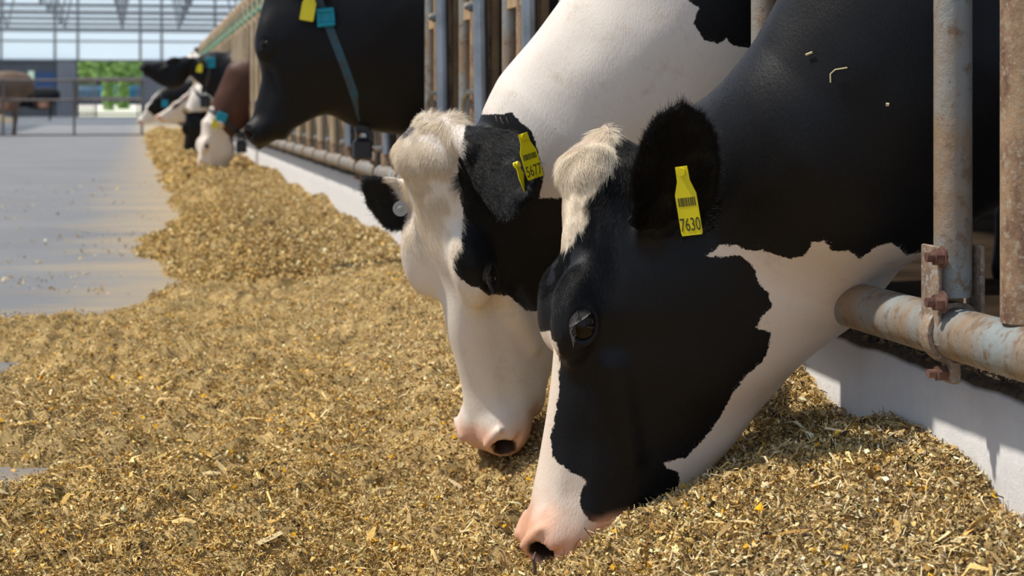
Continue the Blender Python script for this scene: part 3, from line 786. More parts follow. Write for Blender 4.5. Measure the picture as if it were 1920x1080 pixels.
    flakes(3500, 1.35, 6.0, 1.5, .006, .011, (.7, .9), [kern, pale, orange], [4, 4, 1], tilt=.5, bend=.35, thick=.6)
    flakes(230000, 6.0, 16, 1.4, .006, .017, (.2, .55), [straw, gold, brown, pale, olive, dark], [26, 16, 32, 8, 14, 8], scale_far=.35, spill=.05)
    flakes(40000, 14, 42, 1.01, .012, .035, (.3, .6), [straw, gold, brown, olive, dark], [24, 18, 32, 14, 10], scale_far=.4)
    nv = base; Vs, Qs, Cs = [V], [Q], []
    for v, q, c in parts: Vs.append(v); Qs.append(q+nv); Cs.append(c); nv += len(v)
    Vall = np.concatenate(Vs).astype(np.float32); Qall = np.concatenate(Qs)
    cb = np.tile(np.array([[.40, .28, .12]]), (base, 1)); nzc = fbm(V, 40, 4, 60)[:, None]; cb = cb*(1+nzc*1.2)
    Call = np.concatenate([cb]+Cs)
    m, nt, b = mat('chopped_feed')
    at_ = N(nt, 'ShaderNodeAttribute', attribute_name='feed_colour')
    n1 = ramp(nt, noise(nt, 320, 3, .7), [(.3, (.7, .7, .7)), (.7, (1.15, 1.15, 1.15))])
    mm = nt.nodes.new('ShaderNodeMix'); mm.data_type = 'RGBA'; mm.blend_type = 'MULTIPLY'; mm.inputs[0].default_value = 1
    L(nt, at_.outputs['Color'], mm.inputs[6]); L(nt, n1.outputs[0], mm.inputs[7])
    L(nt, mm.outputs[2], b.inputs['Base Color']); b.inputs['Roughness'].default_value = .75; b.inputs['Specular IOR Level'].default_value = .1
    bump(nt, b, noise(nt, 130, 6, .8), .5, .004)
    o = obj_np('chopped_feed', Vall, Qall, m, smooth=False)
    ca = o.data.color_attributes.new('feed_colour', 'FLOAT_COLOR', 'POINT')
    ca.data.foreach_set('color', np.concatenate([np.clip(Call, 0, 1), np.ones((len(Call), 1))], 1).astype(np.float32).ravel())
    tag(o, 'heap of golden brown chopped silage and straw spread along the curb', 'feed', kind='stuff')
    return o
make_feed()

# ---------------- end of the barn, seen far down the passage
YW = 107.0
def wx(px): return at(px, HOR, YW/(CT-(px-960)/F*ST)).x
def wz(py): return CAMZ+(HOR-py)/F*YW*1.0
Mcurtain, nt, b = mat('translucent_curtain_sheet')
b.inputs['Base Color'].default_value = (.72, .82, .86, 1); b.inputs['Roughness'].default_value = .6
tr = N(nt, 'ShaderNodeBsdfTranslucent'); tr.inputs[0].default_value = (.88, .93, 1.0, 1); ms = nt.nodes.new('ShaderNodeMixShader'); ms.inputs[0].default_value = .93
L(nt, b.outputs[0], ms.inputs[1]); L(nt, tr.outputs[0], ms.inputs[2]); L(nt, ms.outputs[0], nt.nodes['Material Output'].inputs[0])
M['curtain'] = Mcurtain
M['darkwall'] = mottled('dark_grey_cladding', (.045, .05, .06), (.07, .075, .085), .5, bs=0)
M['greywall'] = mottled('grey_cladding', (.13, .14, .16), (.17, .18, .2), .5, bs=0)
M['bluepanel'] = simple('blue_sheet', (.02, .06, .16), .5)
zd, zt = wz(115), wz(62)
XL, XR = -17.0, 15.0
dl, dr = wx(146), wx(267)
wall = MB().box((XL, YW, 0), (dl, YW+.2, zd)).build('wall_far', M['darkwall']); tag(wall, kind='structure')
wall = MB().box((dr, YW, 0), (XR, YW+.2, zd)).build('wall_far', M['greywall']); tag(wall, kind='structure')
ZT = 13.0
cur = MB().box((XL, YW+.05, zd), (XR, YW+.07, ZT)).build('window_1', M['curtain']); tag(cur, kind='structure')
fr = MB()
for px in (2, 103, 146, 263, 303, 403, 470): x = wx(px); fr.box((x-.07, YW-.1, zd), (x+.07, YW+.03, ZT))
for z in (zd, (zd+zt)/2+.25, zt): fr.box((XL, YW-.08, z-.05), (XR, YW+.02, z+.05))
z = zt+.35
while z < ZT: fr.box((XL, YW-.12, z-.035), (XR, YW+.02, z+.0)); z += .29
o = fr.build('window_frame', M['steel'], cur)
# things set in the dark wall
pn = MB().box((wx(65), YW-.12, wz(192)), (wx(104), YW-.02, wz(137))).build('door_1', M['bluepanel']); tag(pn, kind='structure')
pn = MB().box((wx(107), YW-.10, wz(222)), (wx(143), YW-.01, wz(118))).build('door_2', M['greywall']); tag(pn, kind='structure')
op = MB().box((wx(53), YW-.14, wz(192)), (wx(64), YW-.05, wz(135))).build('window_2', simple('bright_opening_pane', (.75, .9, .65), .5)); tag(op, kind='structure')
rf = MB()
xs = [XL, -1, XR]; 
rf.add([(XL-.5, 62, 7.3), (-1, 62, 12.6), (XR+.5, 62, 7.3), (XL-.5, YW+.3, 7.3), (-1, YW+.3, 12.6), (XR+.5, YW+.3, 7.3)], [(0, 1, 4, 3), (1, 2, 5, 4)])
ro = rf.build('roof_far', M['curtain'], auto=False); tag(ro, kind='structure')
for sx, nm in ((XL-.3, 'wall_left'), (XR+.3, 'wall_right')):
    sw = MB().box((sx-.1, 62, 3.0), (sx+.1, YW, 7.5)).build(nm, M['curtain']); tag(sw, kind='structure')
# roof trusses one behind the other
def truss(y, zb=zt-.05):
    t = empty('roof_truss', (-1, y, zb))
    def tb(p, q, r=.09): return ((p[0]+1, 0, p[1]-zb), (q[0]+1, 0, q[1]-zb), r)
    c = MB()
    for p, q, r in [tb((XL, zb), (XR, zb), .07)]: c.tube([p, q], r, 6)
    c.build('bottom_chord', M['steel'], t)
    c = MB()
    for p, q, r in (tb((XL, zb+2.4), (-1, 12.4), .1), tb((-1, 12.4), (XR, zb+2.4), .1)): c.tube([p, q], r, 6)
    c.build('top_chord', M['steel'], t)
    c = MB(); n = 11
    for k in range(n):
        x0 = XL+(XR-XL)*k/n; x1 = XL+(XR-XL)*(k+.5)/n; x2 = XL+(XR-XL)*(k+1)/n
        def zt_(x): return zb+2.4+(12.4-zb-2.4)*(1-abs((x+1)/(16 if x < -1 else 16)))
        for a, b_ in (((x0, zt_(x0)), (x1, zb)), ((x1, zb), (x2, zt_(x2)))):
            p, q, r = tb(a, b_, .05); c.tube([p, q], r, 6)
    c.build('web', M['steel'], t)
    return t
proto = None
for k, y in enumerate((66, 72, 78, 84, 90, 96, 102)):
    if k == 0:
        t = truss(y); proto = t
    else:
        t = proto.copy(); COL.objects.link(t); t.location.y = y
        for ch in list(proto.children): c = ch.copy(); COL.objects.link(c); c.parent = t
    tag(t, 'grey lattice steel roof truss high over the far end of the passage', 'truss', 'roof trusses over the far end of the passage')
for sx in (XL+.2, XR-.2):
    for y in (66, 72, 78, 84, 90, 96, 102):
        pass
# gate with thin bars in the far doorway
g = empty('doorway_gate', ((dl+dr)/2, YW-.6, 0)); tag(g, 'barred metal gate closing the bright doorway at the far end', 'gate')
hw = (dr-dl)/2
rm = MB()
rm.tube([(-hw, 0, 2.05), (hw, 0, 2.05)], .07, 8); rm.tube([(-hw, 0, .15), (hw, 0, .15)], .05, 8); rm.tube([(-hw, 0, 1.0), (hw, 0, 1.0)], .05, 8)
rm.build('gate_frame', M['gate'], g)
for k in range(6):
    x = (-hw+.08+k*.22) if k < 5 else hw-.25
    MB().tube([(x, 0, 0), (x, 0, 2.05)], .045 if k not in (4,) else .07, 6).build('bar', M['gate'], g)
# rail barrier across the passage
YB = 40.0
bx0, bx1 = -5.2, 0.05
g = empty('passage_barrier', (bx0/2+bx1/2, YB, 0)); tag(g, 'horizontal pipe barrier across the far passage in front of the brown cow', 'barrier')
cx = (bx0+bx1)/2
def zb_(py): return CAMZ+(HOR-py)/F*YB
for py in (152, 188):
    MB().tube([(bx0-cx, 0, zb_(py)), (bx1-cx, 0, zb_(py))], .026, 10).build('rail', M['gate'], g)
MB().box((bx0-cx, -.04, 0), (bx1-cx, .04, .03)).build('floor_strip', M['gate'], g)  # low strip across the floor beneath the rails
for x in (-4.6, -2.75, -1.35, .0):
    MB().tube([(x-cx, 0, 0), (x-cx, 0, zb_(150))], .026, 8).build('post', M['gate'], g)

# outside: trees, a blue silo bag and a pale yard behind the doorway
def leaf_mat(n, c):
    m, nt, b = mat(n); r = ramp(nt, noise(nt, .9, 8, .75), [(.3, tuple(k*.35 for k in c)), (.7, c)]); L(nt, r.outputs[0], b.inputs['Base Color']); b.inputs['Roughness'].default_value = .8
    return m
LM = [leaf_mat('spring_green_leaves', (.42, .66, .20)), leaf_mat('deep_green_leaves', (.20, .42, .13))]
bark = simple('bark', (.12, .09, .06), .9)
def tree(x, y, h, r, k, lab):
    t = empty('tree', (x, y, 0)); tag(t, lab, 'tree', 'trees beyond the far doorway')
    MB().tube([(0, 0, 0), (0, 0, h*.5)], [.3, .2], 8).build('trunk', bark, t)
    rng = np.random.default_rng(int(abs(x)*10)+77)
    n = 5200; u = rng.normal(size=(n, 3)); u /= np.linalg.norm(u, axis=1)[:, None]
    rad = (1+fbm(u*1.0, 2.2, 3, k)*.7)[:, None]*rng.uniform(.75, 1.02, (n, 1)); c = u*rad*np.array([r, r, h*.46])+np.array([0, 0, h*.54])
    a = rng.normal(size=(n, 3)); a /= np.linalg.norm(a, axis=1)[:, None]; b_ = np.cross(a, rng.normal(size=(n, 3))); b_ /= np.linalg.norm(b_, axis=1)[:, None]; s = rng.uniform(.15, .42, (n, 1))
    V = np.stack([c-a*s, c+b_*s*.5, c+a*s, c-b_*s*.5], 1).reshape(-1, 3); Q = np.arange(n*4).reshape(-1, 4)
    obj_np('foliage', V, Q, LM[k], t, smooth=False)
for i, (px, y, h, r, k) in enumerate(((186, 158, 11, 3.8, 0), (150, 169, 14, 4.8, 1), (232, 180, 14, 5, 0), (205, 192, 15, 5, 1), (258, 204, 16, 5, 0), (178, 222, 17, 4.5, 0), (40, 172, 12, 4, 0))):
    p = at(px, HOR, y); tree(p.x, y, h, r, k, 'bright green tree standing beyond the far doorway' if k == 0 else 'darker green tree standing beyond the far doorway')
for px, Y_, h_ in ((205, 126, 2.6), (232, 132, 2.4)):
    p = at(px, HOR, Y_); t = empty('shrub', (p.x, Y_, .28)); tag(t, 'pale green shrub in front of the blue load beyond the doorway', 'shrub', 'shrubs beyond the doorway')
    rng = np.random.default_rng(px); n = 900; u = rng.normal(size=(n, 3)); u /= np.linalg.norm(u, axis=1)[:, None]
    c = u*rng.uniform(.5, 1, (n, 1))*np.array([.32, .32, h_*.5])*(1.15-.5*u[:, 2:3])+np.array([0, 0, h_*.5]); a = rng.normal(size=(n, 3))*.09; b_ = rng.normal(size=(n, 3))*.06
    obj_np('foliage', np.stack([c-a, c+b_, c+a, c-b_], 1).reshape(-1, 3), np.arange(n*4).reshape(-1, 4), LM[0], t, smooth=False)
    MB().tube([(0, 0, -.05), (0, 0, h_*.4)], [.06, .04], 6).build('stem', bark, t)
bt = MB(); x0, x1 = at(140, HOR, 140).x, at(262, HOR, 140).x
bt.tube([(x0-1, 148, 1.38), (x0, 148, 1.38), (x1, 148, 1.38), (x1+1, 148, 1.38)], [.2, .72, .72, .2], 20)
o = bt.build('blue_trailer', simple('blue_tarpaulin', (.005, .085, .16), .5)); tag(o, 'long blue covered load lying outside beyond the far doorway', 'trailer')

# feed on the other side, behind the barrier
xx = np.linspace(-7.6, -4.6, 24); yy = np.linspace(46, 74, 60); X, Y = np.meshgrid(xx, yy)
Z = .62*np.exp(-((X+6.4-(Y-44)*.02)/.85)**2)+fbm(np.stack([X, Y], -1), 1.0, 4, 4)*.1-.05
V = np.stack([X, Y, Z], -1).reshape(-1, 3); m_ = len(xx); i = np.arange(len(yy)-1)[:, None]*m_+np.arange(m_-1)[None]
o = obj_np('feed_row', V, np.stack([i, i+1, i+1+m_, i+m_], -1).reshape(-1, 4), mottled('far_feed', (.36, .24, .10), (.25, .16, .06), 2, bs=0)); tag(o, 'brown row of feed along the left side far away', 'feed', kind='stuff')

# pens behind the fence: unseen roof added to darken them, dark back wall
pr = MB().box((1.7, -1.5, 3.6), (9.5, 12, 3.7)).build('shade_roof_pen', M['darkwall']); tag(pr, kind='structure')
pw = MB().box((9.4, -1.5, 0), (9.6, 106, 3.6)).build('wall_pen', M['darkwall']); tag(pw, kind='structure')

ra = MB().box((-20, -3, 5.0), (-6.0, 61, 5.1)).build('shade_roof_left', M['darkwall']); tag(ra, kind='structure')  # unseen roof added to block sky fill, edge placed to let sun in

# ================================================================== THE COWS
LAT = (0, -1, 0)
COMMON_BODY = lambda y, x0=1.15: dict(dir=(1, 0, 0), p0=(1.45, y, 0), lo=(x0, y-.5, -.03), hi=(3.75, y+.5, 1.6))

# ---- cow with the tag 7630, nearest to the camera
Y1 = 2.42
def P1(px, py, y=Y1): return atY(px, py, y)
O1 = np.array(P1(1128, 274), dtype=np.float64); R1 = frame((-.095, -.01, -.99), (-.985, .07, .10))
def npt(px, py, y, a, b): p = P1(px, py, y); return (p.x, p.y, p.z, a, b)
neck1 = [npt(1290, 500, Y1, .11, .085), npt(1350, 480, Y1, .145, .10), npt(1455, 405, Y1-.015, .158, .10), npt(1603, 252, Y1-.12, .158, .125), npt(1768, 84, Y1-.155, .196, .14),
         (1.25, Y1-.15, .93, .28, .17), (1.45, Y1-.15, .98, .30, .18)]
e1 = P1(1225, 445, Y1-.085); t1 = P1(1290, 222, Y1-.215)
ear1 = [dict(base=e1, dir=t1-e1, cup=(.15, -1, -.25), len=(t1-e1).length, w=.054, c=.5),
        dict(base=P1(1170, 345, Y1+.075), dir=(.28, .9, .02), cup=(-.6, -.3, -.8), len=.16, w=.048, c=.5)]
def on_flank(V, polys, us, vs_):
    U = np.stack([V@np.array(us, dtype=np.float32), V@np.array(vs_, dtype=np.float32)], 1); d = None
    for p in polys: q = poly_sd(U, p); d = q if d is None else np.maximum(d, q)
    return d
COAT1 = [[[0.027,0.615],[0.069,0.61],[0.113,0.607],[0.13,0.587],[0.13,0.56],[0.127,0.537],[0.111,0.521],[0.1,0.51],[0.097,0.483],[0.089,0.466],[0.076,0.452],[0.061,0.431],[0.05,0.42],[0.041,0.411],[0.027,0.404],[0.007,0.404],[0.011,0.446],[0.015,0.488],[0.019,0.53],[0.023,0.572]],[[0.017,0.316],[0.055,0.325],[0.059,0.315],[0.061,0.285],[0.059,0.251],[0.054,0.217],[0.049,0.196],[0.05,0.177],[0.058,0.166],[0.069,0.159],[0.084,0.152],[0.094,0.142],[0.086,0.129],[0.086,0.116],[0.091,0.103],[0.102,0.093],[0.115,0.092],[0.135,0.1],[0.16,0.103],[0.157,0.071],[0.109,0.009],[0.059,0.009],[0.009,0.009],[-0.041,0.009],[-0.039,0.054],[-0.036,0.098],[-0.034,0.142],[-0.032,0.187],[-0.03,0.231],[-0.027,0.276]],[[0.243,0.431],[0.26,0.444],[0.282,0.445],[0.292,0.44],[0.318,0.438],[0.344,0.429],[0.362,0.435],[0.367,0.452],[0.381,0.455],[0.394,0.441],[0.412,0.442],[0.429,0.43],[0.444,0.446],[0.464,0.452],[0.489,0.434],[0.516,0.437],[0.521,0.42],[0.505,0.373],[0.489,0.327],[0.417,0.287],[0.386,0.243],[0.355,0.199],[0.324,0.155],[0.278,0.129],[0.237,0.13],[0.204,0.115],[0.215,0.137],[0.212,0.152],[0.197,0.158],[0.193,0.165],[0.224,0.172],[0.246,0.196],[0.266,0.224],[0.28,0.257],[0.296,0.277],[0.316,0.294],[0.325,0.311],[0.326,0.334],[0.307,0.339],[0.315,0.357],[0.328,0.365],[0.321,0.385],[0.308,0.398],[0.303,0.415],[0.289,0.431],[0.266,0.432]]]
COAT2 = [[[-0.075,0.567],[-0.072,0.589],[-0.049,0.605],[-0.0,0.607],[0.033,0.576],[0.05,0.509],[0.043,0.474],[0.084,0.474],[0.126,0.449],[0.129,0.391],[0.129,0.336],[0.129,0.281],[0.061,0.278],[0.021,0.293],[-0.004,0.317],[-0.037,0.322],[-0.05,0.336],[-0.066,0.34],[-0.081,0.352],[-0.093,0.364],[-0.091,0.381],[-0.078,0.403],[-0.078,0.427],[-0.075,0.452],[-0.081,0.477],[-0.084,0.51],[-0.084,0.535],[-0.077,0.544],[-0.08,0.556]],[[0.263,0.784],[0.284,0.767],[0.276,0.743],[0.292,0.719],[0.313,0.713],[0.326,0.722],[0.337,0.711],[0.375,0.703],[0.435,0.718],[0.496,0.733],[0.492,0.786],[0.49,0.838],[0.489,0.89],[0.488,0.943],[0.433,0.943],[0.378,0.944],[0.323,0.945],[0.268,0.947],[0.265,0.891],[0.264,0.837]],[[-0.184,0.592],[-0.142,0.591],[-0.155,0.579],[-0.184,0.574]]]
US = (CT, -ST, 0); VS = (0, 0, 1)
def light1(V):
    d = on_flank(V, COAT1, US, VS) if COAT1 else np.full(len(V), -1.0)
    q = headlight(V, O1, R1)
    sk = sstep(640, 720, q[:, 0]+fbm(V, 30, 3, 2)*60)
    sk = np.where(q[:, 0] > 830, 0, sk)*.95*np.maximum(sstep(-.012, .0, d), sstep(735, 755, q[:, 0]))
    return d, sk
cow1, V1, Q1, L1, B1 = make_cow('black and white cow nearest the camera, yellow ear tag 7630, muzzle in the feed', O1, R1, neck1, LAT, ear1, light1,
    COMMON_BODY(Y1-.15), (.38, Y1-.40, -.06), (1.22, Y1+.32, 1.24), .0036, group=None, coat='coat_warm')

# ---- white-necked cow with the tag 5677, second in the row
Y2 = 3.06
def P2(px, py, y=Y2): return atY(px, py, y)
O2 = np.array(P2(802, 248, 2.99), dtype=np.float64); R2 = frame((.26, .20, -.93), (-.86, -.46, -.25))
def npt2(px, py, y, a, b): p = P2(px, py, y); return (p.x, p.y, p.z, a, b)
neck2 = [npt2(992, 425, 3.06, .09, .07), npt2(1022, 345, 3.05, .115, .085), npt2(1085, 255, Y2-.03, .142, .11), npt2(1220, 130, Y2-.07, .17, .135), npt2(1350, 5, Y2-.1, .20, .15),
         (1.12, Y2-.1, .97, .27, .17), (1.45, Y2-.1, 1.0, .30, .18)]
e2 = P2(872, 262, 2.93); t2 = P2(1003, 368, 2.78)
f2 = P2(785, 362, 3.06); g2 = P2(677, 392, 3.16)
ear2 = [dict(base=e2, dir=t2-e2, cup=(.55, -.6, -.45), len=(t2-e2).length*1.05, w=.064, c=.6),
        dict(base=f2, dir=g2-f2, cup=(-.2, -.9, -.2), len=(g2-f2).length*1.0, w=.05, c=.4)]
def light2(V):
    d = -on_flank(V, COAT2, US, VS) if COAT2 else np.full(len(V), 1.0)
    q = headlight(V, O2, R2)
    # the far ear is black as well
    fe = .062-np.linalg.norm(V-np.array((f2+g2)/2+(g2-f2)*.22, dtype=np.float32), axis=1)*.9
    d = np.minimum(d, -np.maximum(fe, -1))
    sk = sstep(670, 740, q[:, 0]+fbm(V, 30, 3, 2)*60)*.8
    return d, sk
cow2, V2, Q2, L2, B2 = make_cow('white-necked cow with black eye patch, second in the row, eating with head turned', O2, R2, neck2, LAT, ear2, light2,
    COMMON_BODY(Y2-.1), (.08, 2.55, -.06), (1.22, 3.45, 1.28), .004, group=None)

# ---------------- the cows further along the row
from mathutils.bvhtree import BVHTree
def cow_far(label, O, fwd, dorsal, neck, ears, light, h, body_y, coat='coat', group=None, x0=1.12, skin0=700, hb=.03):
    O = np.array(O, dtype=np.float64); R = frame(fwd, dorsal)
    def lf(V):
        q = headlight(V, O, R); l = light(V, q)
        inhead = (q[:, 0] > -60) & (np.abs(q[:, 1]) < 220) & (np.abs(q[:, 2]) < 400)
        return l, sstep(skin0, skin0+45, q[:, 0])*.6*inhead
    P = np.array([n[:3] for n in neck[:3]]+[tuple(O), tuple(O+R[:, 0]*.57)]); lo = P.min(0)-.30; hi = P.max(0)+.30; hi[0] = x0+.05
    lo[2] = max(lo[2], -.05)
    r = make_cow(label, O, R, neck, LAT, ears, lf, COMMON_BODY(body_y, x0), tuple(lo), tuple(hi), h, coat=coat, hb=hb, group=group)
    return r+(O, R)
def ring_on(V, Q, c, axis, n=44, off=.003):
    "points around the neck where a strap lies"
    bv = BVHTree.FromPolygons([tuple(v) for v in V], [tuple(q) for q in Q]); c = Vector(c); ax = Vector(axis).normalized(); u = ax.orthogonal().normalized(); v = ax.cross(u); out = []
    for i in range(n):
        a = 2*math.pi*i/n; d = u*math.cos(a)+v*math.sin(a); hit = bv.ray_cast(c+d*.8, -d)
        p = hit[0] if hit[0] is not None and (hit[0]-c).length < .6 else c+d*.15
        out.append(p+d*off)
    for _ in range(2): out = [(out[i-1]+out[i]*2+out[(i+1) % n])/4+(out[i]-c).normalized()*.001 for i in range(n)]
    return out
def nearest(ring, p): p = Vector(p); return min(ring, key=lambda q: (q-p).length)

# third cow: all black, blue strap
Y3 = 6.22
def P3(px, py, y=Y3): return atY(px, py, y)
def np3(px, py, a, b, y=Y3): p = P3(px, py, y); return (p.x, p.y, p.z, a, b)
O3 = P3(545, -42); n3 = [np3(585, 70, .15, .09), np3(625, 40, .22, .11), np3(700, 56, .290, .13), np3(800, 44, .345, .16), (1.12, Y3, .95, .34, .19), (1.45, Y3, 1.0, .32, .2)]
E3 = [dict(base=P3(565, -10, Y3-.07), dir=(.45, -.8, .05), cup=(-.3, -.3, -1), len=.17, w=.05), dict(base=P3(550, -20, Y3+.07), dir=(.25, .9, .1), cup=(-.3, .3, -1), len=.17, w=.05)]
c3 = cow_far('all black cow holding her head up, blue neck strap with a hanging dark box', O3, (-.16, .05, -.98), (-.94, .28, .2), n3, E3, lambda V, q: np.full(len(V), -1.0), .007, Y3, skin0=2000)
r3 = ring_on(c3[1], c3[2], P3(612, 60), (P3(700, 40)-P3(612, 62))*1.0+Vector((0, 0, .02)))
bk = P3(582, 45, Y3-.14); wt = nearest(r3, P3(610, 300)); bkp = nearest(r3, bk)
col3 = collar(c3[0], c3[4], r3, .013, (bkp+Vector((0, -.012, 0)), (0, -.1, 0)), (wt+Vector((0, 0, -.028)), (0, 0, 0)), 1.0)
t3 = num_tag(c3[0], c3[4], P3(584, -16, Y3-.16), (-.18, 0, -1), (-.3, -1, .1), '', (.045, .09))

# fourth cow: black, head held level
Y4 = 19.4
def P4(px, py, y=Y4): return atY(px, py, y)
def np4(px, py, a, b): p = P4(px, py); return (p.x, p.y, p.z, a, b)
n4 = [np4(378, 128, .13, .09), np4(400, 132, .17, .11), np4(425, 145, .23, .13), np4(455, 150, .28, .17), (1.15, Y4, .92, .32, .19), (1.45, Y4, 1.0, .3, .2)]
E4 = [dict(base=P4(372, 116, Y4-.07), dir=(.5, -.85, -.25), cup=(-.8, -.5, 0), len=.16, w=.05), dict(base=P4(366, 104, Y4+.07), dir=(.1, .9, .45), cup=(-.9, .3, 0), len=.17, w=.05)]
c4 = cow_far('black cow with her head held level over the others, white mark on her poll', P4(366, 110), (-1, .02, -.20), (-.2, .0, 1), n4, E4,
    lambda V, q: 85*K-np.linalg.norm((q-np.array([15, 0, 75]))*np.array([.75, .6, 1]), axis=1)*K*1.0, .012, Y4, skin0=2000)
r4 = ring_on(c4[1], c4[2], P4(392, 130), P4(430, 137)-P4(392, 130)); b4 = nearest(r4, P4(384, 118, Y4-.2))
collar(c4[0], c4[4], r4, .02, (b4+Vector((0, -.03, .02)), (0, 0, 0)), (nearest(r4, P4(392, 260))+Vector((0, 0, -.03)), (0, 0, 0)), 1.7, 'black_plastic')
num_tag(c4[0], c4[4], P4(376, 119, Y4-.24), (-.2, 0, -1), (-.3, -1, .1), '', (.06, .085))

# fifth cow: white face, brown neck
Y5 = 16.1
def P5(px, py, y=Y5): return atY(px, py, y)
def np5(px, py, a, b): p = P5(px, py); return (p.x, p.y, p.z, a, b)
n5 = [np5(412, 240, .12, .08), np5(428, 215, .15, .10), np5(448, 190, .18, .12), np5(472, 155, .22, .15), (1.15, Y5, .92, .30, .19), (1.45, Y5, 1.0, .3, .2)]
E5 = [dict(base=P5(402, 232, Y5-.07), dir=(.35, -.9, -.1), cup=(-.4, -.4, -.8), len=.16, w=.05), dict(base=P5(394, 222, Y5+.07), dir=(.1, .9, .1), cup=(-.5, .3, -.8), len=.16, w=.05)]
A5, B5 = P5(400, 204), P5(462, 305)
def l5(V, q):
    n = Vector((B5.z-A5.z, 0, -(B5.x-A5.x))).normalized()
    d = (V-np.array(A5, dtype=np.float32))@np.array(n, dtype=np.float32)
    d = d if n.x < 0 else -d
    return d+fbm(V, 12, 3, 3)*.05-.012
c5 = cow_far('white-faced cow with brown neck, fifth in the row, eating, blue transponder on her strap', P5(391, 224), (-.13, -.05, -.99), (-.92, -.28, .1), n5, E5, l5, .01, Y5, coat='coat_brown', skin0=735)
r5 = ring_on(c5[1], c5[2], P5(432, 236), (P5(432, 236)-P5(395, 290)).cross(Vector((0, 1, 0)))*-1 if False else (.45, 0, .55)); b5 = nearest(r5, P5(413, 212, Y5-.2))
collar(c5[0], c5[4], r5, .018, (b5+Vector((0, -.03, .0)), (0, .4, 0)), (nearest(r5, P5(455, 300))+Vector((.02, -.02, -.04)), (0, 0, 0)), 1.5, 'black_plastic')
num_tag(c5[0], c5[4], P5(401, 222, Y5-.22), (.15, 0, -1), (-.3, -1, .1), '', (.05, .08))

# sixth, seventh, eighth
def simple_cow(label, Y, o, fwd, dors, npx, light, coat, bpx, skin0=720, s=1.7):
    Pq = lambda px, py, y=Y: atY(px, py, y)
    n = [(*Pq(a, b), c, d) for a, b, c, d in npx]+[(1.15, Y, .92, .30, .19), (1.45, Y, 1.0, .3, .2)]
    O = Pq(*o); R = frame(fwd, dors)
    eb = [head_pt(O, R, 60, sd*70, -10) for sd in (1, -1)]
    E = [dict(base=e, dir=Vector(R[:, 1])*sd*.9-Vector(R[:, 0])*.25, cup=tuple(R[:, 0]*.5-R[:, 2]*.3), len=.16, w=.05) for e, sd in zip(eb, (1, -1))]
    c = cow_far(label, O, fwd, dors, n, E, light, .014, Y, coat=coat, skin0=skin0, hb=.035)
    r = ring_on(c[1], c[2], Vector(n[1][:3]), Vector(n[2][:3])-Vector(n[0][:3])); b = nearest(r, Pq(bpx[0], bpx[1], Y-.25))
    collar(c[0], c[4], r, .018, (b+Vector((0, -.03, .01)), (0, 0, 0)), (nearest(r, Vector(n[1][:3])-Vector((0, 0, 1)))-Vector((0, 0, .03)), (0, 0, 0)), s, 'black_plastic')
    return c
simple_cow('black-faced cow with a pale poll, eating just behind the white-faced cow', 20.7, (356, 202), (-.04, .1, -1), (-.9, .35, .05),
    [(368, 205, .11, .08), (382, 190, .15, .1), (400, 180, .18, .12)], lambda V, q: (45-q[:, 0])*K+fbm(V, 12, 3, 3)*.04, 'coat', (359, 213), 2000)
simple_cow('brown and white cow with pink nose, seventh in the row, head half lowered', 28.0, (352, 182), (-.72, -.1, -.55), (-.5, -.25, .75),
    [(356, 196, .12, .09), (366, 192, .16, .1), (378, 186, .2, .13)], lambda V, q: np.maximum((55-np.abs(q[:, 1]))*K*np.where(q[:, 2] > 0, 1, -3), (q[:, 0]-480)*K)+fbm(V, 10, 3, 3)*.05, 'coat_brown', (309, 213), 660, 2.0)
simple_cow('black and white cow furthest along the row, white nose, barely visible', 33.9, (293, 182), (-.5, -.1, -.8), (-.8, -.25, .4),
    [(297, 195, .12, .09), (306, 190, .16, .1), (318, 184, .2, .13)], lambda V, q: np.maximum((50-np.abs(q[:, 1]))*K, (q[:, 0]-420)*K)+fbm(V, 10, 3, 3)*.05, 'coat', (296, 205), 700, 2.0)

# brown cow standing in the passage far behind the barrier, and a dark one lying further back
def standing(label, px_tail, Y, z0, coat, lightv, lie=0.0):
    xr = at(px_tail, HOR, Y).x; x0 = xr-1.85
    O = np.array((x0-.75, Y, 1.15-lie)); R = frame((-.75, 0, -.65), (-.6, 0, .75))
    neck = [(x0-.70, Y, 1.08-lie, .11, .09), (x0-.5, Y, 1.1-lie, .15, .10), (x0-.25, Y, 1.08-lie, .22, .14), (x0, Y, 1.0-lie, .28, .19), (x0+.2, Y, .98-lie, .3, .2)]
    E = [dict(base=head_pt(O, R, 60, sd*70, -10), dir=Vector(R[:, 1])*sd-Vector(R[:, 0])*.2, cup=tuple(R[:, 0]), len=.16, w=.05) for sd in (1, -1)]
    lf = lambda V: (np.full(len(V), lightv), (sstep(.22, .05, np.abs(V[:, 2]-.62))*sstep(.3, .1, np.abs(V[:, 0]-(x0+1.3))))*.8*(lie == 0))
    lo = (x0-1.3, Y-.45, .5); hi = (x0+.1, Y+.45, 1.65)
    ex = (lambda P, f: smin(f, ell(P, (x0+1.25, Y, .62), (.26, .18, .20)), .06)) if lie == 0 else None
    return make_cow(label, O, R, neck, LAT, E, lf, dict(dir=(1, 0, 0), p0=(x0, Y, -lie), lo=(x0+.05, Y-.5, -.03), hi=(x0+2.25, Y+.5, 1.65)), lo, hi, .02, coat=coat, hb=.03, extra=ex)
M['coat_tan'] = coat_material('dull_tan_coat', (0.15, 0.095, 0.06), (0.7, 0.6, 0.5))
standing('brown cow standing in the passage behind the pipe barrier, only her rear in view', 60, 42.0, 0, 'coat_tan', -1.0)
standing('dark cow standing low in the shade far behind the brown cow', 112, 80.0, 0, 'coat', -1.0)

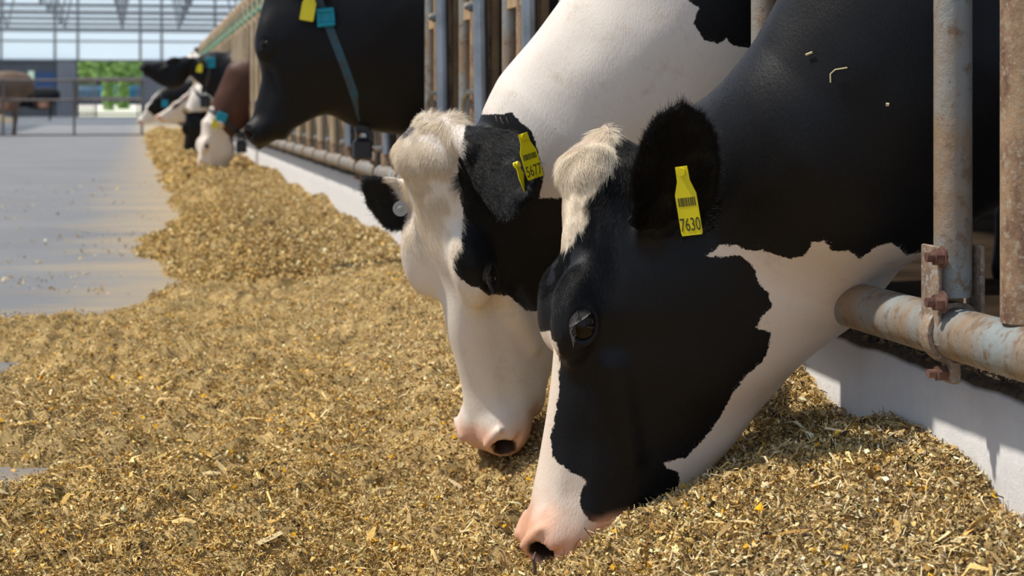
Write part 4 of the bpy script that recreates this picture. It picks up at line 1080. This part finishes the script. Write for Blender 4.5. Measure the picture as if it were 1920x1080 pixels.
# ================================================================== ear tags and hair of the two near cows
num_tag(cow1, B1, P1(1277, 312, Y1-.215), (.17, 0, -1), (-.75, -1, .1), '7630', (.027, .080))
num_tag(cow2, B2, P2(980, 250, 2.76), (.30, .0, -1), (.25, -1, .1), '5677', (.027, .066))
num_tag(cow2, B2, P2(967, 304, 2.77), (.42, .0, -1), (.95, -.6, .1), '', (.024, .054))
bt = MB().tube([(0, 0, 0), (0, -.002, 0)], [.0125, .0125], 24); bt.tube([(0, -.002, 0), (0, -.005, 0)], [.004, .003], 14)
bo = bt.build('ear_button', M['grey_tag'], cow2); bo.location = Vector(P2(751, 391, 3.05))-Vector(B2); bo['label'] = 'round grey plastic ear button'; bo.rotation_euler = (0, 0, -.2)

def hairs(root, V, Q, Lt, B, O, R, ears, seed, hm='hair'):
    "short coat everywhere in front, long tuft on the poll, fringes in the ears"
    Vl = V-B; O = np.asarray(O, dtype=np.float32)
    hq = lambda P: ((P+B-O)@R/K)
    fw = R[:, 0]
    tuftc = np.array([14, 0, 30])
    def comb(P, n):
        q = hq(P); w_ = sstep(-60, 120, q[:, 0])*sstep(420, 250, -q[:, 2])
        nk = np.array([.62, 0, .78], dtype=np.float32)
        return -(fw[None]*w_[:, None])*1.0+nk[None]*(1-w_[:, None])*(-1 if False else 1)+fbm(P, 7, 2, 9)[:, None]*.35
    def near_ear(P):
        d = np.zeros(len(P), dtype=bool)
        for e in ears:
            a = np.array(Vector(e['dir']).normalized()); n = Vector(e['cup']); n = np.array((n-Vector(a)*n.dot(Vector(a))).normalized()); v = np.cross(n, a); r = P+B-np.array(e['base'])
            d |= ((r@a) > .015) & ((r@a) < e['len']*1.1) & (np.abs(r@v) < e['w']*1.2) & (np.abs(r@n) < .024)
        return d
    def ln(P):
        q = hq(P); l = np.full(len(P), .0056)
        l = np.where(q[:, 0] > 560, .0045, l); l = np.where(q[:, 0] > 690, .0022, l)
        poll = np.exp(-(((q-tuftc)/np.array([120, 110, 110]))**2).sum(1)); return l+poll*.010
    def eyefree(P):
        q = hq(P); return np.minimum(np.linalg.norm((q-np.array([326, 126, 26]))/40, axis=1), np.linalg.norm((q-np.array([326, -126, 26]))/40, axis=1)) > 1
    def wt(P):
        q = hq(P); nose = np.where(q[:, 0] > 735, .25, 1); xx = P[:, 0]+B[0]
        return (eyefree(P)*nose*np.where(xx > 1.15, 0, 1)*np.where(np.abs(q[:, 1]) < 400, 1, 1)*(0.45+.55*(P[:, 1]+B[1] < O[1]+.05)))
    add_fur('coat_hair', root, Vl, Q, Lt, 260000, ln, comb, .26, .00015, M[hm], seed, 3, .08, wt, .14)
    def comb_t(P, n):
        "swirling crown hair falling down the forehead"
        q = hq(P); sw = np.stack([fbm(P, 17, 2, 70+k) for k in range(3)], 1)*1.5
        return fw[None]*1.0+sw+R[:, 1][None]*(np.clip(q[:, 1:2]/90, -1, 1))*.55
    wtt = lambda P: np.exp(-(((hq(P)-tuftc)/np.array([85, 84, 66]))**2).sum(1)*1.0)*(np.abs(hq(P)[:, 1]) < 105)
    add_fur('poll_tuft', root, Vl, Q, Lt, 48000, lambda P: np.full(len(P), .021), comb_t, .17, .00019, M['tuft'], seed+1, 8, .35, wtt, .13)
    wfh = lambda P: sstep(40, 110, hq(P)[:, 0])*sstep(320, 200, hq(P)[:, 0])*sstep(-40, 30, hq(P)[:, 2])
    add_fur('forehead_hair', root, Vl, Q, Lt, 45000, lambda P: np.full(len(P), .012), comb_t, .22, .00018, M['tuft'], seed+2, 5, .25, wfh, .14)
    def comb_e(P, n):
        out = np.zeros_like(P)
        for e in ears:
            a = np.array(Vector(e['dir']).normalized(), dtype=np.float32); m = np.linalg.norm(P+B-np.array(e['base']), axis=1) < e['len']*1.2; out[m] = a
            wv = np.cross(np.array(Vector(e['cup']).normalized()), a); v = (P+B-np.array(e['base']))@wv; out[m] += (wv[None]*np.clip(v/e['w'], -1, 1)[:, None]*1.1)[m]
        return out+1e-4
    wte = lambda P: near_ear(P)*1.0
    add_fur('ear_hair', root, Vl, Q, Lt, 42000, lambda P: np.full(len(P), .011), comb_e, .4, .00022, M['hair'], seed+3, 4, .3, wte, .35)
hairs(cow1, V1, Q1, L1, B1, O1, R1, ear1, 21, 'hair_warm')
hairs(cow2, V2, Q2, L2, B2, O2, R2, ear2, 31)

# bits of straw caught on the black neck
bvn = BVHTree.FromPolygons([tuple(v) for v in V1], [tuple(q) for q in Q1])
def on_cow(px, py):
    o = Vector((0, 0, CAMZ)); d = (at(px, py, 1)-o).normalized(); h = bvn.ray_cast(o, d); return h[0]+h[1]*.004
Mst = simple('dry_straw', (.62, .52, .28), .7)
for lab, pts_, r in (('thin bent straw lying on the black neck of the nearest cow', [(1559, 155), (1559, 139), (1568, 131), (1590, 127)], .0009),
                     ('short pale straw chip on the black neck, left of the bent straw', [(1514, 104), (1526, 99)], .0014),
                     ('tiny tan crumb on the black neck, right of the bent straw', [(1661, 195), (1667, 196)], .0022)):
    P_ = [on_cow(*p) for p in pts_]; c = P_[0].copy()
    o = MB().tube([p-c for p in P_], r, 6).build('straw', Mst); o.location = c; tag(o, lab, 'straw', 'straw bits on the nearest cow')
# twigs lying in the feed
Mtw = mottled('dark_twig', (.07, .04, .03), (.14, .08, .05), 80, bs=0)
for lab, pts_, r in (('dark twig standing in the feed under the nearest muzzle', [(1003, 1078, 2.31), (1003, 1062, 2.31), (1000, 1050, 2.31), (1004, 1036, 2.32)], .0022),
                     ('reddish twig sticking up against the curb at the right edge', [(1893, 948, 2.12), (1889, 925, 2.12), (1893, 902, 2.12)], .0012),
                     ('short dark twig pointing out of the feed beside the curb', [(1560, 786, 2.60), (1585, 782, 2.59), (1604, 774, 2.58)], .0018)):
    P_ = [at(*p) for p in pts_]; c = P_[0].copy()
    o = MB().tube([p-c for p in P_], [r]*(len(P_)-1)+[r*.6], 8).build('twig', Mtw); o.location = c; tag(o, lab, 'twig', 'twigs in the feed')
